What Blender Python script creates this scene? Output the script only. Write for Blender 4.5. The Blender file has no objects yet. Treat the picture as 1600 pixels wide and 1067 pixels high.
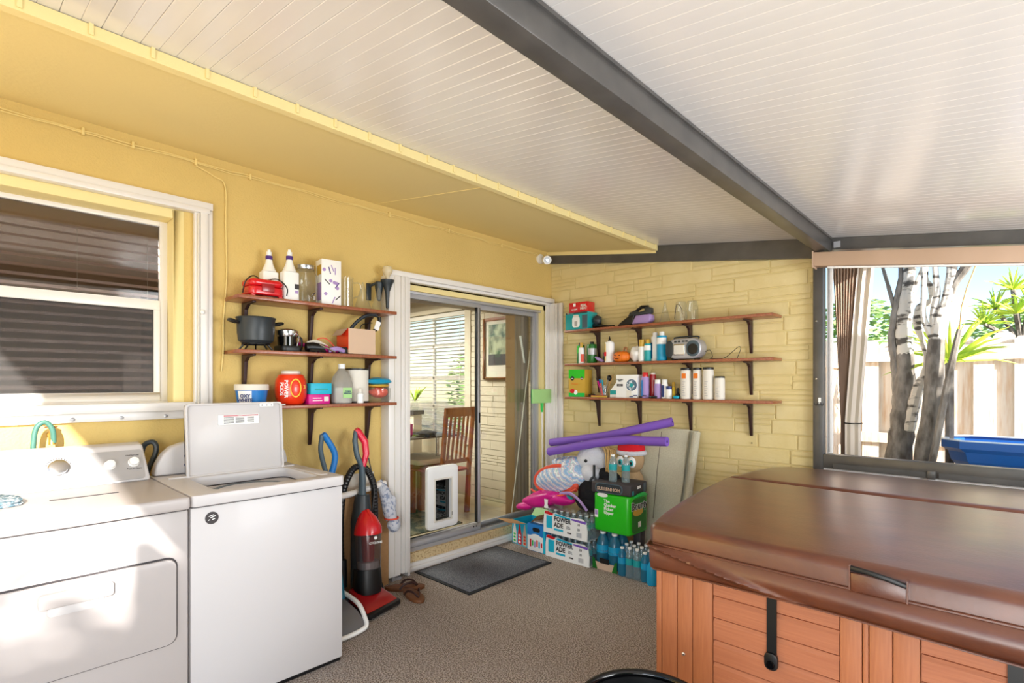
import bpy, bmesh, math, random
from mathutils import Vector, Matrix
random.seed(11)
PI = math.pi
sc = bpy.context.scene
col = sc.collection

# ------------------------------------------------------------------ camera, light, exposure
YAW = math.atan(780 / 822.7)
cd = bpy.data.cameras.new('camera'); cam = bpy.data.objects.new('camera', cd); col.objects.link(cam)
cam.location = (3.267, 0, 1.40); cam.rotation_euler = (PI / 2, 0, YAW)
cd.sensor_width = 36; cd.lens = 36 * 822.7 / 1600; cd.shift_y = 65.5 / 1600; cd.clip_start = 0.05
sc.camera = cam
sc.cycles.transparent_max_bounces = 32

SUN_TO = Vector((-1, .38, -.42)).normalized()          # travelling direction of the sunlight
world = bpy.data.worlds.new('world'); sc.world = world; world.use_nodes = True
nt = world.node_tree; nt.nodes.clear()
sky = nt.nodes.new('ShaderNodeTexSky'); sky.sky_type = 'NISHITA'; sky.sun_disc = False
sky.sun_elevation = math.asin(-SUN_TO.z); sky.sun_rotation = math.radians(110.8)
sky.air_density = 0.9; sky.dust_density = 0.3; sky.ozone_density = 1.0
bg = nt.nodes.new('ShaderNodeBackground'); bg.inputs[1].default_value = 0.22
wo = nt.nodes.new('ShaderNodeOutputWorld')
nt.links.new(sky.outputs[0], bg.inputs[0]); nt.links.new(bg.outputs[0], wo.inputs[0])

sl = bpy.data.lights.new('sun', 'SUN'); sl.energy = 9.5; sl.angle = math.radians(0.9); sl.color = (1, .95, .88)
so = bpy.data.objects.new('sun', sl); col.objects.link(so)
so.rotation_euler = SUN_TO.to_track_quat('-Z', 'Y').to_euler(); so.location = (8, -4, 5)

def area(name, loc, to, w, h, power, color=(1, 1, 1)):
    l = bpy.data.lights.new(name, 'AREA'); l.shape = 'RECTANGLE'; l.size = w; l.size_y = h; l.energy = power; l.color = color
    o = bpy.data.objects.new(name, l); col.objects.link(o); o.location = loc
    o.rotation_euler = (Vector(to) - Vector(loc)).to_track_quat('-Z', 'Y').to_euler(); return o
# unseen area fills added to brighten the patio and the rooms behind the glass
area('rear_fill', (4.4, -2.0, 1.5), (1.6, 3.6, 1.3), 2.2, 1.6, 46, (.95, .98, 1))
area('low_fill', (3.7, -0.4, 0.30), (2.6, 2.2, 2.5), 1.8, 1.2, 38, (.95, .98, 1))
area('side_fill', (5.0, 2.3, 1.3), (1.0, 2.6, 1.2), 1.6, 1.0, 64, (.95, .98, 1))
area('dining_fill', (-2.2, 2.7, 2.40), (-2.2, 2.7, 0), 1.6, 1.2, 110, (1, .96, .9))  # added ceiling fill, no fixture belongs to it
area('kitchen_fill', (-1.6, 0.5, 2.40), (-1.6, 0.5, 0), 1.0, 1.0, 110, (1, .95, .9))  # extra fill apart from the dome lamp, added to bring out the blind

vs = sc.view_settings
vs.view_transform = 'Standard'; vs.look = 'None'; vs.gamma = 1; vs.use_curve_mapping = False; vs.exposure = 0.50

# ------------------------------------------------------------------ materials
def lin(h):
    if isinstance(h, str):
        h = h.lstrip('#'); c = [int(h[i:i + 2], 16) / 255 for i in (0, 2, 4)]
    else: c = h
    return tuple(x / 12.92 if x <= .04045 else ((x + .055) / 1.055) ** 2.4 for x in c) + (1,)
MATS = {}
def mat(name, c, rough=.5, metal=0, noise=None, bump=None, spec=None, trans=0, emit=0, coat=0, sheen=0):
    """noise=(scale, colour2, stretch xyz, lo, hi)  bump=(scale, strength, stretch)"""
    if name in MATS: return MATS[name]
    m = bpy.data.materials.new(name); m.use_nodes = True; n = m.node_tree; b = n.nodes['Principled BSDF']
    b.inputs['Base Color'].default_value = lin(c); b.inputs['Roughness'].default_value = rough; b.inputs['Metallic'].default_value = metal
    if spec is not None: b.inputs['Specular IOR Level'].default_value = spec
    if coat: b.inputs['Coat Weight'].default_value = coat; b.inputs['Coat Roughness'].default_value = .30 if name == 'leather' else .08
    if sheen: b.inputs['Sheen Weight'].default_value = sheen
    if trans: b.inputs['Transmission Weight'].default_value = trans
    if emit: b.inputs['Emission Color'].default_value = lin(c); b.inputs['Emission Strength'].default_value = emit
    def coord(stretch):
        tc = n.nodes.new('ShaderNodeTexCoord'); mp = n.nodes.new('ShaderNodeMapping'); mp.inputs['Scale'].default_value = stretch
        n.links.new(tc.outputs['Object'], mp.inputs['Vector']); return mp.outputs[0]
    if noise:
        s, c2, st, lo, hi = noise
        t = n.nodes.new('ShaderNodeTexNoise'); t.inputs['Scale'].default_value = s; t.inputs['Detail'].default_value = 5
        n.links.new(coord(st), t.inputs['Vector'])
        r = n.nodes.new('ShaderNodeValToRGB'); r.color_ramp.elements[0].position = lo; r.color_ramp.elements[1].position = hi
        r.color_ramp.elements[0].color = lin(c); r.color_ramp.elements[1].color = lin(c2)
        n.links.new(t.outputs[0], r.inputs[0]); n.links.new(r.outputs[0], b.inputs['Base Color'])
    if bump:
        s, k, st = bump
        t = n.nodes.new('ShaderNodeTexNoise'); t.inputs['Scale'].default_value = s; t.inputs['Detail'].default_value = 4
        n.links.new(coord(st), t.inputs['Vector'])
        bp = n.nodes.new('ShaderNodeBump'); bp.inputs['Strength'].default_value = k; bp.inputs['Distance'].default_value = .01
        n.links.new(t.outputs[0], bp.inputs['Height']); n.links.new(bp.outputs[0], b.inputs['Normal'])
    MATS[name] = m; return m
def pane(name, tint='#ffffff', refl=.9, base=.04, rough=0.0, milky=0, mcol='#ffffff'):
    if name in MATS: return MATS[name]
    m = bpy.data.materials.new(name); m.use_nodes = True; n = m.node_tree; n.nodes.clear()
    tr = n.nodes.new('ShaderNodeBsdfTransparent'); tr.inputs[0].default_value = lin(tint)
    gl = n.nodes.new('ShaderNodeBsdfGlossy'); gl.inputs['Roughness'].default_value = rough
    fr = n.nodes.new('ShaderNodeLayerWeight'); fr.inputs[0].default_value = .5
    pw = n.nodes.new('ShaderNodeMath'); pw.operation = 'POWER'; pw.inputs[1].default_value = 4.0
    mm = n.nodes.new('ShaderNodeMath'); mm.operation = 'MULTIPLY_ADD'; mm.inputs[1].default_value = refl * .85; mm.inputs[2].default_value = base; mm.use_clamp = True
    mx = n.nodes.new('ShaderNodeMixShader'); o = n.nodes.new('ShaderNodeOutputMaterial')
    n.links.new(fr.outputs['Facing'], pw.inputs[0]); n.links.new(pw.outputs[0], mm.inputs[0]); n.links.new(mm.outputs[0], mx.inputs[0]); n.links.new(tr.outputs[0], mx.inputs[1]); n.links.new(gl.outputs[0], mx.inputs[2]); 
    if milky:
        df = n.nodes.new('ShaderNodeBsdfDiffuse'); df.inputs[0].default_value = lin(mcol); tl = n.nodes.new('ShaderNodeBsdfTranslucent'); tl.inputs[0].default_value = lin(mcol)
        a1 = n.nodes.new('ShaderNodeMixShader'); a1.inputs[0].default_value = .5; n.links.new(df.outputs[0], a1.inputs[1]); n.links.new(tl.outputs[0], a1.inputs[2])
        a2 = n.nodes.new('ShaderNodeMixShader'); a2.inputs[0].default_value = milky; n.links.new(mx.outputs[0], a2.inputs[1]); n.links.new(a1.outputs[0], a2.inputs[2]); mx = a2
    n.links.new(mx.outputs[0], o.inputs[0])
    MATS[name] = m; return m
U = (1, 1, 1)
def M(n): return MATS[n]
mat('stucco', '#dcbf76', .75, noise=(1.2, '#d3b56c', U, .3, .7), bump=(90, .35, U))
mat('soffit', '#efdc9c', .6, bump=(60, .12, U))
mat('brick_paint', '#e4d29c', .55, noise=(6, '#ddc98e', U, .35, .65), bump=(35, .25, U))
mat('mortar_paint', '#dac88f', .7)
mat('carpet', '#cfc2b7', .95, noise=(140, '#7c6d62', U, .43, .57), bump=(260, .8, U), spec=.1)
mat('roof_white', '#ece9e6', .2, spec=.5, noise=(2, '#e2dfdc', (.4, 3, 1), .35, .7))
mat('roof_joint', '#d4d1cc', .4)
mat('bronze', '#4a4846', .32, spec=.6, noise=(8, '#575451', U, .4, .7))
mat('aluwhite', '#e9e5e1', .3)
mat('alugrey', '#b4b4b8', .35, metal=.35)
mat('enamel', '#bab3b1', .45, coat=.08)
mat('enamel_white', '#cdc9c9', .45, coat=.08)
mat('console_silver', '#b4b3b5', .3, metal=.4)
mat('seam_dark', '#3b3638', .6)
mat('shelf_wood', '#8a4a30', .35, noise=(9, '#a3603e', (8, .8, 8), .35, .65), coat=.2)
mat('shelf_wood2', '#8a4a30', .35, noise=(9, '#a3603e', (.8, 8, 8), .35, .65), coat=.2)
mat('bracket', '#3a2422', .45, metal=.2)
mat('black', '#0e0e10', .4)
mat('black_gloss', '#0a0a0c', .12)
mat('rubber', '#17181b', .8)
mat('charcoal', '#2c3338', .4)
mat('slate', '#4b5c66', .4)
mat('red', '#d21420', .25, coat=.4)
mat('red_dark', '#9c1018', .3, coat=.3)
mat('pinkred', '#e2143c', .3, coat=.3)
mat('white', '#f4f4f2', .45)
mat('offwhite', '#e4dfd4', .6)
mat('steel', '#c9c9cc', .2, metal=1)
mat('chrome', '#e6e6ea', .08, metal=1)
mat('purple', '#7a52b8', .7, bump=(140, .2, U))
mat('purple_core', '#4f3380', .9)
mat('blue', '#1979c8', .4); mat('cyan', '#16b4d4', .45); mat('cyan_deep', '#149cc8', .4); mat('navy', '#1d3474', .45); mat('magenta', '#d4128c', .45)
mat('teal', '#16a0a4', .45); mat('green', '#1fbf10', .4, coat=.4); mat('green_dark', '#0d6d1c', .4, coat=.3); mat('lime', '#a6d68c', .5); mat('green_bright', '#12b848', .4)
mat('orange', '#e8791c', .5); mat('orange_red', '#e9340f', .3, coat=.4); mat('yellow', '#eec52a', .5); mat('gold', '#c9a13a', .4)
mat('cardboard', '#b98f62', .85, noise=(30, '#ad8458', (1, 1, 6), .3, .7)); mat('cardboard_pale', '#d3b69d', .85)
mat('lavender', '#a88cc6', .5)
mat('mat_grey', '#7a7c83', .95, noise=(140, '#4c4e55', U, .42, .58), bump=(300, .6, U))
mat('leather', '#552817', .42, noise=(7, '#6e3a20', (1, 2.4, 1), .3, .72), bump=(60, .14, (1, 2, 1)), coat=.9)
mat('tub_plank', '#bd7753', .5, noise=(14, '#b06a49', (.5, 6, 12), .3, .7), bump=(60, .15, (.3, 3, 12)))
mat('tub_board', '#bf784e', .5, noise=(14, '#b26b45', (10, 6, .6), .3, .7), bump=(60, .15, (10, 3, .3)))
mat('foam_beige', '#c9c4ae', .95, noise=(120, '#bbb59e', U, .3, .7), bump=(200, .5, U))
mat('roller_tan', '#c8ab93', .6, noise=(3, '#bfa289', U, .3, .7))
mat('curtain_brown', '#cbb09a', .85); mat('curtain_beige', '#d8cbbd', .85)
mat('fence_wood', '#f0e3d2', .85, noise=(5, '#d8b48c', (7, 7, .7), .45, .8), bump=(30, .3, (8, 8, .6)))
mat('bark', '#948d84', .9, noise=(16, '#5a534b', (1, 1, .4), .35, .65), bump=(30, 1.0, (1, 1, .4)))
mat('bark_pale', '#d9d2c6', .85, noise=(9, '#5b554e', (1, 1, 2.2), .52, .62), bump=(30, .6, (1, 1, 1)))
mat('leaf', '#8cb526', .5, noise=(8, '#cfe045', U, .35, .65)); mat('leaf_far', '#6f9a52', .7, noise=(3, '#a3c07a', U, .35, .65)); mat('leaf_dark', '#39602a', .7, noise=(4, '#5d8c3c', U, .35, .65))
mat('soil', '#9b8b74', .95, noise=(4, '#b8a98f', U, .3, .7)); mat('paving', '#c9c2b6', .9, noise=(3, '#bdb5a7', U, .3, .7))
mat('bin_blue', '#1f5fae', .35); mat('bin_lid', '#dcebf6', .3); mat('bin_cyan', '#49c4cf', .4)
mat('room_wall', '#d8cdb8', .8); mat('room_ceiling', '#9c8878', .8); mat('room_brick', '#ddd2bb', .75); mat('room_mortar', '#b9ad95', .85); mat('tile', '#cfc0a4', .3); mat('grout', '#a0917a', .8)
mat('rug', '#27382f', .95, noise=(14, '#6e6a52', U, .45, .62)); mat('chair_wood', '#8e4f26', .4, noise=(10, '#a4622f', (4, 4, .7), .3, .7)); mat('seat_red', '#a2402c', .6); mat('cushion', '#ebe4d2', .9)
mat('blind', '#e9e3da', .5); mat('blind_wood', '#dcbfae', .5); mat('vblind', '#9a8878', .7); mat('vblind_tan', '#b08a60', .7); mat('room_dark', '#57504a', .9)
mat('picture_print', '#b7bf9a', .5, noise=(9, '#2f4a2a', (1, 1, .8), .42, .62)); mat('picture_mat', '#e8e2d2', .8); mat('frame_wood', '#8f5a32', .4)
mat('terrazzo', '#d6bf93', .7, noise=(60, '#a8875c', U, .5, .68))
mat('fur_white', '#e4e5ec', .95, bump=(220, 1.0, U), sheen=.3); mat('felt_red', '#d11020', .9, bump=(200, .4, U)); mat('fur_tan', '#b99a72', .95, bump=(160, .8, U)); mat('raffia', '#c7a26a', .9)
mat('hotpink', '#cf0f86', .35, bump=(20, .6, U)); mat('coral', '#e2563e', .6); mat('black_cloth', '#0d0c12', .9, bump=(25, .8, U))
mat('brown_leather', '#6e4120', .6); mat('sock', '#cfd3dd', .95, noise=(40, '#8f9bb6', U, .5, .6), bump=(150, .8, U))
mat('denim', '#64808f', .95, noise=(60, '#dfe7ec', U, .5, .6), bump=(120, .8, U))
mat('hose_green', '#3d6a5e', .5); mat('brass', '#b5904a', .35, metal=.8); mat('copper_tape', '#a86f3c', .4)
mat('wire_paint', '#e8cf86', .6); mat('screw', '#dcdce0', .2, metal=1)
mat('lamp_glow', '#fff6e4', .4, emit=3.2)
mat('bulb_glass', '#f1e3c0', .15, trans=.4)
pane('glass_door', '#f4f6f2', .9, .05); pane('glass_window', '#c9c6c4', 1.2, .10); pane('glass_clear', '#f6f8f6', 1.1, .07, .03, .06); pane('glass_black', '#303438', 1.0, .12)
pane('plastic_film', '#f4f8fa', 1.3, .10, .12, .12); pane('plastic_blue', '#a9e2f4', 1.2, .08, .1, .45, '#4fb9dc'); pane('plastic_smoke', '#d9d6d8', 1.0, .08, .1, .4, '#c9c6ca'); pane('plastic_milk', '#e8e8e6', 1.0, .06, .2, .6, '#dcdad4'); pane('plastic_bottle', '#eef6f8', 1.2, .10, .05, .28, '#cfe4ea'); pane('bin_clear', '#c9c2c2', 1.0, .06, .1, .12, '#b0a8a8'); pane('plastic_red', '#e81e1e', 1.0, .08, .1); pane('screen_mesh', '#b5b1ae', .2, .03, .5, .10, '#8d8986')
def weave():
    m = mat('chevron', '#b9cfe6', .9, bump=(90, .6, U)); n = m.node_tree; b = n.nodes['Principled BSDF']
    tc = n.nodes.new('ShaderNodeTexCoord'); mp = n.nodes.new('ShaderNodeMapping'); mp.inputs['Rotation'].default_value = (.3, .9, .5)
    w = n.nodes.new('ShaderNodeTexWave'); w.inputs['Scale'].default_value = 7; w.inputs['Distortion'].default_value = 3.5; w.inputs['Detail'].default_value = 1; w.inputs['Detail Scale'].default_value = 4
    r = n.nodes.new('ShaderNodeValToRGB'); e = r.color_ramp.elements; e[0].color = lin('#8fb4d8'); e[1].color = lin('#f4eef2')
    for p, c in ((.35, '#c7d7ea'), (.55, '#e9a9c4'), (.75, '#9ed0cc')): x = e.new(p); x.color = lin(c)
    n.links.new(tc.outputs['Object'], mp.inputs[0]); n.links.new(mp.outputs[0], w.inputs[0]); n.links.new(w.outputs[0], r.inputs[0]); n.links.new(r.outputs[0], b.inputs['Base Color'])
weave()
def ribbed_carpet():
    m = M('carpet'); n = m.node_tree; b = n.nodes['Principled BSDF']; bp = [x for x in n.nodes if x.type == 'BUMP'][0]
    w = n.nodes.new('ShaderNodeTexWave'); w.inputs['Scale'].default_value = 30; w.inputs['Distortion'].default_value = .3; w.inputs['Detail'].default_value = 1
    tc = n.nodes.new('ShaderNodeTexCoord'); n.links.new(tc.outputs['Object'], w.inputs[0])
    b2 = n.nodes.new('ShaderNodeBump'); b2.inputs['Strength'].default_value = .5; b2.inputs['Distance'].default_value = .006
    n.links.new(w.outputs[0], b2.inputs['Height']); n.links.new(bp.outputs[0], b2.inputs['Normal']); n.links.new(b2.outputs[0], b.inputs['Normal'])
ribbed_carpet()

# ------------------------------------------------------------------ mesh helpers
ORG = {}
class MB:
    def __init__(s): s.v = []; s.f = []
    def add(s, vs, fs, T=None):
        k = len(s.v)
        s.v += [(T @ Vector(p)) if T else Vector(p) for p in vs]
        s.f += [tuple(i + k for i in f) for f in fs]; return s
    def box(s, x0, x1, y0, y1, z0, z1, T=None):
        return s.add([(x0, y0, z0), (x1, y0, z0), (x1, y1, z0), (x0, y1, z0), (x0, y0, z1), (x1, y0, z1), (x1, y1, z1), (x0, y1, z1)],
                     [(0, 3, 2, 1), (4, 5, 6, 7), (0, 1, 5, 4), (1, 2, 6, 5), (2, 3, 7, 6), (3, 0, 4, 7)], T)
    def hexa(s, p, T=None):
        return s.add(p, [(0, 3, 2, 1), (4, 5, 6, 7), (0, 1, 5, 4), (1, 2, 6, 5), (2, 3, 7, 6), (3, 0, 4, 7)], T)
    def prism(s, poly, z0, z1, T=None):
        n = len(poly); vs = [(x, y, z0) for x, y in poly] + [(x, y, z1) for x, y in poly]
        fs = [tuple(range(n - 1, -1, -1)), tuple(range(n, 2 * n))] + [(i, (i + 1) % n, n + (i + 1) % n, n + i) for i in range(n)]
        return s.add(vs, fs, T)
    def lathe(s, prof, n=20, T=None, cap=True, a0=0, a1=2 * PI):
        vs = []; fs = []; full = abs(a1 - a0 - 2 * PI) < 1e-6; m = n if full else n + 1
        for r, z in prof:
            for i in range(m):
                a = a0 + (a1 - a0) * i / n; vs.append((r * math.cos(a), r * math.sin(a), z))
        for j in range(len(prof) - 1):
            for i in range(n):
                i2 = (i + 1) % m; fs.append((j * m + i, j * m + i2, (j + 1) * m + i2, (j + 1) * m + i))
        if cap and full:
            if prof[0][0] > 1e-5: fs.append(tuple(range(n - 1, -1, -1)))
            if prof[-1][0] > 1e-5: fs.append(tuple(range((len(prof) - 1) * m, len(prof) * m)))
        return s.add(vs, fs, T)
    def tube(s, pts, r, n=8, T=None, closed=False, flat=1.0):
        P = [Vector(p) for p in pts]; N = len(P); R = r if isinstance(r, (list, tuple)) else [r] * N; vs = []; fs = []; up = None
        for i, p in enumerate(P):
            a = P[(i - 1) % N] if (closed or i) else p; b = P[(i + 1) % N] if (closed or i < N - 1) else p
            t = (b - a).normalized() if (b - a).length > 1e-9 else Vector((0, 0, 1))
            if up is None: up = Vector((0, 0, 1)) if abs(t.z) < .9 else Vector((1, 0, 0))
            u = (up - t * up.dot(t)); u = u.normalized() if u.length > 1e-6 else t.orthogonal().normalized(); w = t.cross(u); up = u
            for k in range(n):
                an = 2 * PI * k / n; vs.append(p + u * (R[i] * math.cos(an)) + w * (R[i] * flat * math.sin(an)))
        for i in range(N if closed else N - 1):
            j = (i + 1) % N
            for k in range(n): fs.append((i * n + k, i * n + (k + 1) % n, j * n + (k + 1) % n, j * n + k))
        if not closed: fs += [tuple(range(n - 1, -1, -1)), tuple(range((N - 1) * n, N * n))]
        return s.add(vs, fs, T)
    def ball(s, c, rx, ry=None, rz=None, n=14, m=9, T=None, wob=0, seed=0):
        ry = ry or rx; rz = rz or rx; rd = random.Random(seed); vs = []; fs = []
        ph = [rd.uniform(0, 6) for _ in range(6)]
        for j in range(m + 1):
            th = PI * j / m
            for i in range(n):
                a = 2 * PI * i / n; d = (math.sin(th) * math.cos(a), math.sin(th) * math.sin(a), math.cos(th))
                k = 1 + wob * (math.sin(3 * a + ph[0] + 2 * th) + math.sin(2 * a - 4 * th + ph[1]) + math.sin(5 * th + a + ph[2])) / 3
                vs.append((c[0] + rx * k * d[0], c[1] + ry * k * d[1], c[2] + rz * k * d[2]))
        for j in range(m):
            for i in range(n): fs.append((j * n + i, (j + 1) * n + i, (j + 1) * n + (i + 1) % n, j * n + (i + 1) % n))
        return s.add(vs, fs, T)
    def build(s, name, m, parent=None, smooth=False, bev=0, seg=2, org=None, label=None, kind=None):
        bm = bmesh.new(); V = [bm.verts.new(p) for p in s.v]
        for f in s.f:
            try: bm.faces.new([V[i] for i in f])
            except ValueError: pass
        bmesh.ops.remove_doubles(bm, verts=bm.verts, dist=1e-6)
        bmesh.ops.recalc_face_normals(bm, faces=bm.faces)
        if bev:
            es = [e for e in bm.edges if len(e.link_faces) == 2 and e.calc_face_angle(0) > .5]
            bmesh.ops.bevel(bm, geom=es, offset=bev, segments=seg, affect='EDGES', profile=.5, clamp_overlap=True)
        root = Vector((0, 0, 0))
        if parent is not None: root = ORG[parent.name]
        else:
            if org is not None: root = Vector(org)
            else:
                xs = [v.co for v in bm.verts]
                root = Vector(((min(p.x for p in xs) + max(p.x for p in xs)) / 2, (min(p.y for p in xs) + max(p.y for p in xs)) / 2, min(p.z for p in xs)))
        bmesh.ops.translate(bm, verts=bm.verts, vec=-root)
        me = bpy.data.meshes.new(name); bm.to_mesh(me); bm.free(); me.materials.append(MATS[m] if isinstance(m, str) else m)
        if smooth or bev:
            me.polygons.foreach_set('use_smooth', [True] * len(me.polygons)); me.set_sharp_from_angle(angle=math.radians(38))
        o = bpy.data.objects.new(name, me); col.objects.link(o)
        if parent is not None: o.parent = parent; ORG[o.name] = root
        else: o.location = root; ORG[o.name] = root
        if label: o['label'] = label
        if kind: o['kind'] = kind
        return o
def thing(name, label, cat, loc, group=None, kind=None):
    o = bpy.data.objects.new(name, None); o.empty_display_size = .1; col.objects.link(o); o.location = loc; ORG[o.name] = Vector(loc)
    if kind: o['kind'] = kind
    else: o['category'] = cat
    o['label'] = label
    if group: o['group'] = group
    return o
def tag(o, label, cat, group=None):
    o['label'] = label; o['category'] = cat
    if group: o['group'] = group
    return o
def struct(o, label=None):
    o['kind'] = 'structure'
    if label: o['label'] = label
    return o
def T(x=0, y=0, z=0, rz=0, rx=0, ry=0, s=1):
    return Matrix.Translation((x, y, z)) @ Matrix.Rotation(rz, 4, 'Z') @ Matrix.Rotation(ry, 4, 'Y') @ Matrix.Rotation(rx, 4, 'X') @ Matrix.Scale(s, 4)
def box(x0, x1, y0, y1, z0, z1, Tm=None): return MB().box(x0, x1, y0, y1, z0, z1, Tm)
def frame(o, r, u):
    r = Vector(r).normalized(); u = Vector(u).normalized(); n = r.cross(u)
    m = Matrix.Identity(4)
    for i in range(3): m[i][0] = r[i]; m[i][1] = u[i]; m[i][2] = n[i]; m[i][3] = o[i]
    return m
def FL(x, y=0, z=0): return frame((x, y, z), (0, 1, 0), (0, 0, 1))     # faces +x
def FB(y, x=0, z=0): return frame((x, y, z), (1, 0, 0), (0, 0, 1))     # faces -y
def patch(name, F, a0, a1, b0, b1, m, parent, d=.0012, d0=-.0005, label=None):
    return box(a0, a1, b0, b1, d0, d, F).build(name, m, parent, label=label)
def text(s, F, x, y, size, m, parent, name='lettering', sx=1.0, align='CENTER', d=.0022, bold=0.0):
    cu = bpy.data.curves.new('t', 'FONT'); cu.body = s; cu.size = size; cu.align_x = align; cu.align_y = 'CENTER'; cu.extrude = .0004; cu.offset = bold * size; cu.resolution_u = 2; cu.space_line = .9
    o = bpy.data.objects.new('t', cu); col.objects.link(o); dg = bpy.context.evaluated_depsgraph_get(); dg.update()
    me = bpy.data.meshes.new_from_object(o.evaluated_get(dg)); col.objects.unlink(o); bpy.data.objects.remove(o); bpy.data.curves.remove(cu)
    me.name = name; me.transform(Matrix.Translation(-ORG[parent.name]) @ F @ Matrix.Translation((x, y, d)) @ Matrix.Diagonal((sx, 1, 1, 1)))
    me.materials.clear(); me.materials.append(MATS[m]); t = bpy.data.objects.new(name, me); col.objects.link(t); t.parent = parent; ORG[t.name] = ORG[parent.name]; return t
def arc(cx, cy, r, a0, a1, n): return [(cx + r * math.cos(a0 + (a1 - a0) * i / n), cy + r * math.sin(a0 + (a1 - a0) * i / n)) for i in range(n + 1)]
def rrect(x0, x1, y0, y1, r, n=5):
    return arc(x1 - r, y0 + r, r, -PI / 2, 0, n) + arc(x1 - r, y1 - r, r, 0, PI / 2, n) + arc(x0 + r, y1 - r, r, PI / 2, PI, n) + arc(x0 + r, y0 + r, r, PI, 1.5 * PI, n)
def smoothpath(pts, k=6):
    P = [Vector(p) for p in pts]; out = []
    for i in range(len(P) - 1):
        p0 = P[max(i - 1, 0)]; p1 = P[i]; p2 = P[i + 1]; p3 = P[min(i + 2, len(P) - 1)]
        for j in range(k):
            t = j / k; out.append(.5 * ((2 * p1) + (p2 - p0) * t + (2 * p0 - 5 * p1 + 4 * p2 - p3) * t * t + (3 * p1 - p0 - 3 * p2 + p3) * t ** 3))
    out.append(P[-1]); return out
def ring_wall(mb, poly_out, poly_in, z0, z1, T=None):
    n = len(poly_out); vs = [(x, y, z0) for x, y in poly_out] + [(x, y, z1) for x, y in poly_out] + [(x, y, z0) for x, y in poly_in] + [(x, y, z1) for x, y in poly_in]; fs = []
    for i in range(n):
        j = (i + 1) % n; fs += [(i, j, n + j, n + i), (2 * n + i, 3 * n + i, 3 * n + j, 2 * n + j), (i, 2 * n + i, 2 * n + j, j), (n + i, n + j, 3 * n + j, 3 * n + i)]
    return mb.add(vs, fs, T)
# ================================================================== SETTING
D = 3.996
Y0 = -0.66                                     # near end of the covered patio
def rz(x): return 2.535 - .14 * (x - 1.144)    # underside of the roof panels
struct(box(0, 5.4, -1.2, D, -.06, 0).build('floor', 'carpet', org=(2.6, 1.4, 0)), 'ribbed brown-grey outdoor carpet of the patio')
struct(box(-30, 40, -30, 50, -.30, -.07).build('ground', 'soil'), 'pale soil and paving around the house')

# left (house) wall with holes for window and door
w = MB()
YA, YB = -6.0, D + .12
W0, W1, WZ0, WZ1 = -.62, .85, 1.262, 2.335     # window hole
G0, G1, GZ1 = 2.30, 3.93, 2.14                 # door hole
w.box(-.2, 0, YA, W0, 0, 2.75).box(-.2, 0, W0, W1, 0, WZ0).box(-.2, 0, W0, W1, WZ1, 2.75).box(-.2, 0, W1, G0, 0, 2.75).box(-.2, 0, G0, G1, GZ1, 2.75).box(-.2, 0, G1, YB, 0, 2.75)
struct(w.build('wall_left', 'stucco', org=(0, 0, 0)), 'yellow stucco house wall')

# soffit of the house roof with fascia strip
def szz(x): return 2.672 - .150 * x
sf = MB().hexa([(0, -6, szz(0)), (1.15, -6, szz(1.15)), (1.15, D, szz(1.15)), (0, D, szz(0)), (0, -6, 2.95), (1.15, -6, 2.80), (1.15, D, 2.80), (0, D, 2.95)])
sfo = struct(sf.build('ceiling_soffit', 'soffit', org=(0, 0, 2.67)), 'yellow painted soffit under the house eave')
MB().hexa([(.02, 2.04, szz(.02) - .003), (1.13, 2.04, szz(1.13) - .003), (1.13, 2.052, szz(1.13) - .003), (.02, 2.052, szz(.02) - .003), (.02, 2.04, szz(.02) + .01), (1.13, 2.04, szz(1.13) + .01), (1.13, 2.052, szz(1.13) + .01), (.02, 2.052, szz(.02) + .01)]).build('joint_cover', 'soffit', sfo)
fa = struct(box(1.128, 1.165, Y0, D, 2.488, 2.530).build('trim_1', 'soffit', org=(1.15, 0, 2.49)), 'yellow fascia strip along the soffit edge')
y = .12
while y < D - .05:
    box(1.160, 1.172, y, y + .012, 2.496, 2.534).build('clip', 'soffit', fa); y += .165
box(0.0, 1.13, D - .03, D, 2.49, 2.50, None)

# roof panels
roof = thing('ceiling_roof', 'white ribbed aluminium patio roof', '', (1.144, 0, 2.535), kind='structure')
pitch = .0515; y = Y0; k = 0
tan = .14
XE = 5.35
def strip_mesh(w_):
    v = []; x0, x1 = 1.12, XE
    prof = [(0.0, .02), (0.0, .0016), (.0016, 0), (w_ - .0016, 0), (w_, .0016), (w_, .02)]
    me = bpy.data.meshes.new('panel'); vs = []
    for x in (x0, x1):
        for (a, b) in prof: vs.append((x - 1.144, a, b - tan * (x - 1.144)))
    n = len(prof); fs = [(i, i + 1, n + i + 1, n + i) for i in range(n - 1)] + [(n - 1, 0, n, 2 * n - 1), tuple(range(n)), tuple(range(2 * n - 1, n - 1, -1))]
    me.from_pydata(vs, [], fs); me.materials.append(M('roof_white')); me.update(); return me
sa, sb = strip_mesh(pitch - .0004), strip_mesh(pitch - .0010)
while y < D - .01:
    o = bpy.data.objects.new('panel', sa if k % 2 else sb); col.objects.link(o); o.parent = roof; o.location = (0, y, 0); y += pitch; k += 1
MB().hexa([(1.0, Y0, rz(1.0) + .016), (XE, Y0, rz(XE) + .016), (XE, D + .1, rz(XE) + .016), (1.0, D + .1, rz(1.0) + .016), (1.0, Y0, rz(1.0) + .11), (XE, Y0, rz(XE) + .11), (XE, D + .1, rz(XE) + .11), (1.0, D + .1, rz(1.0) + .11)]).build('roof_deck', 'roof_joint', roof)
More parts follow.
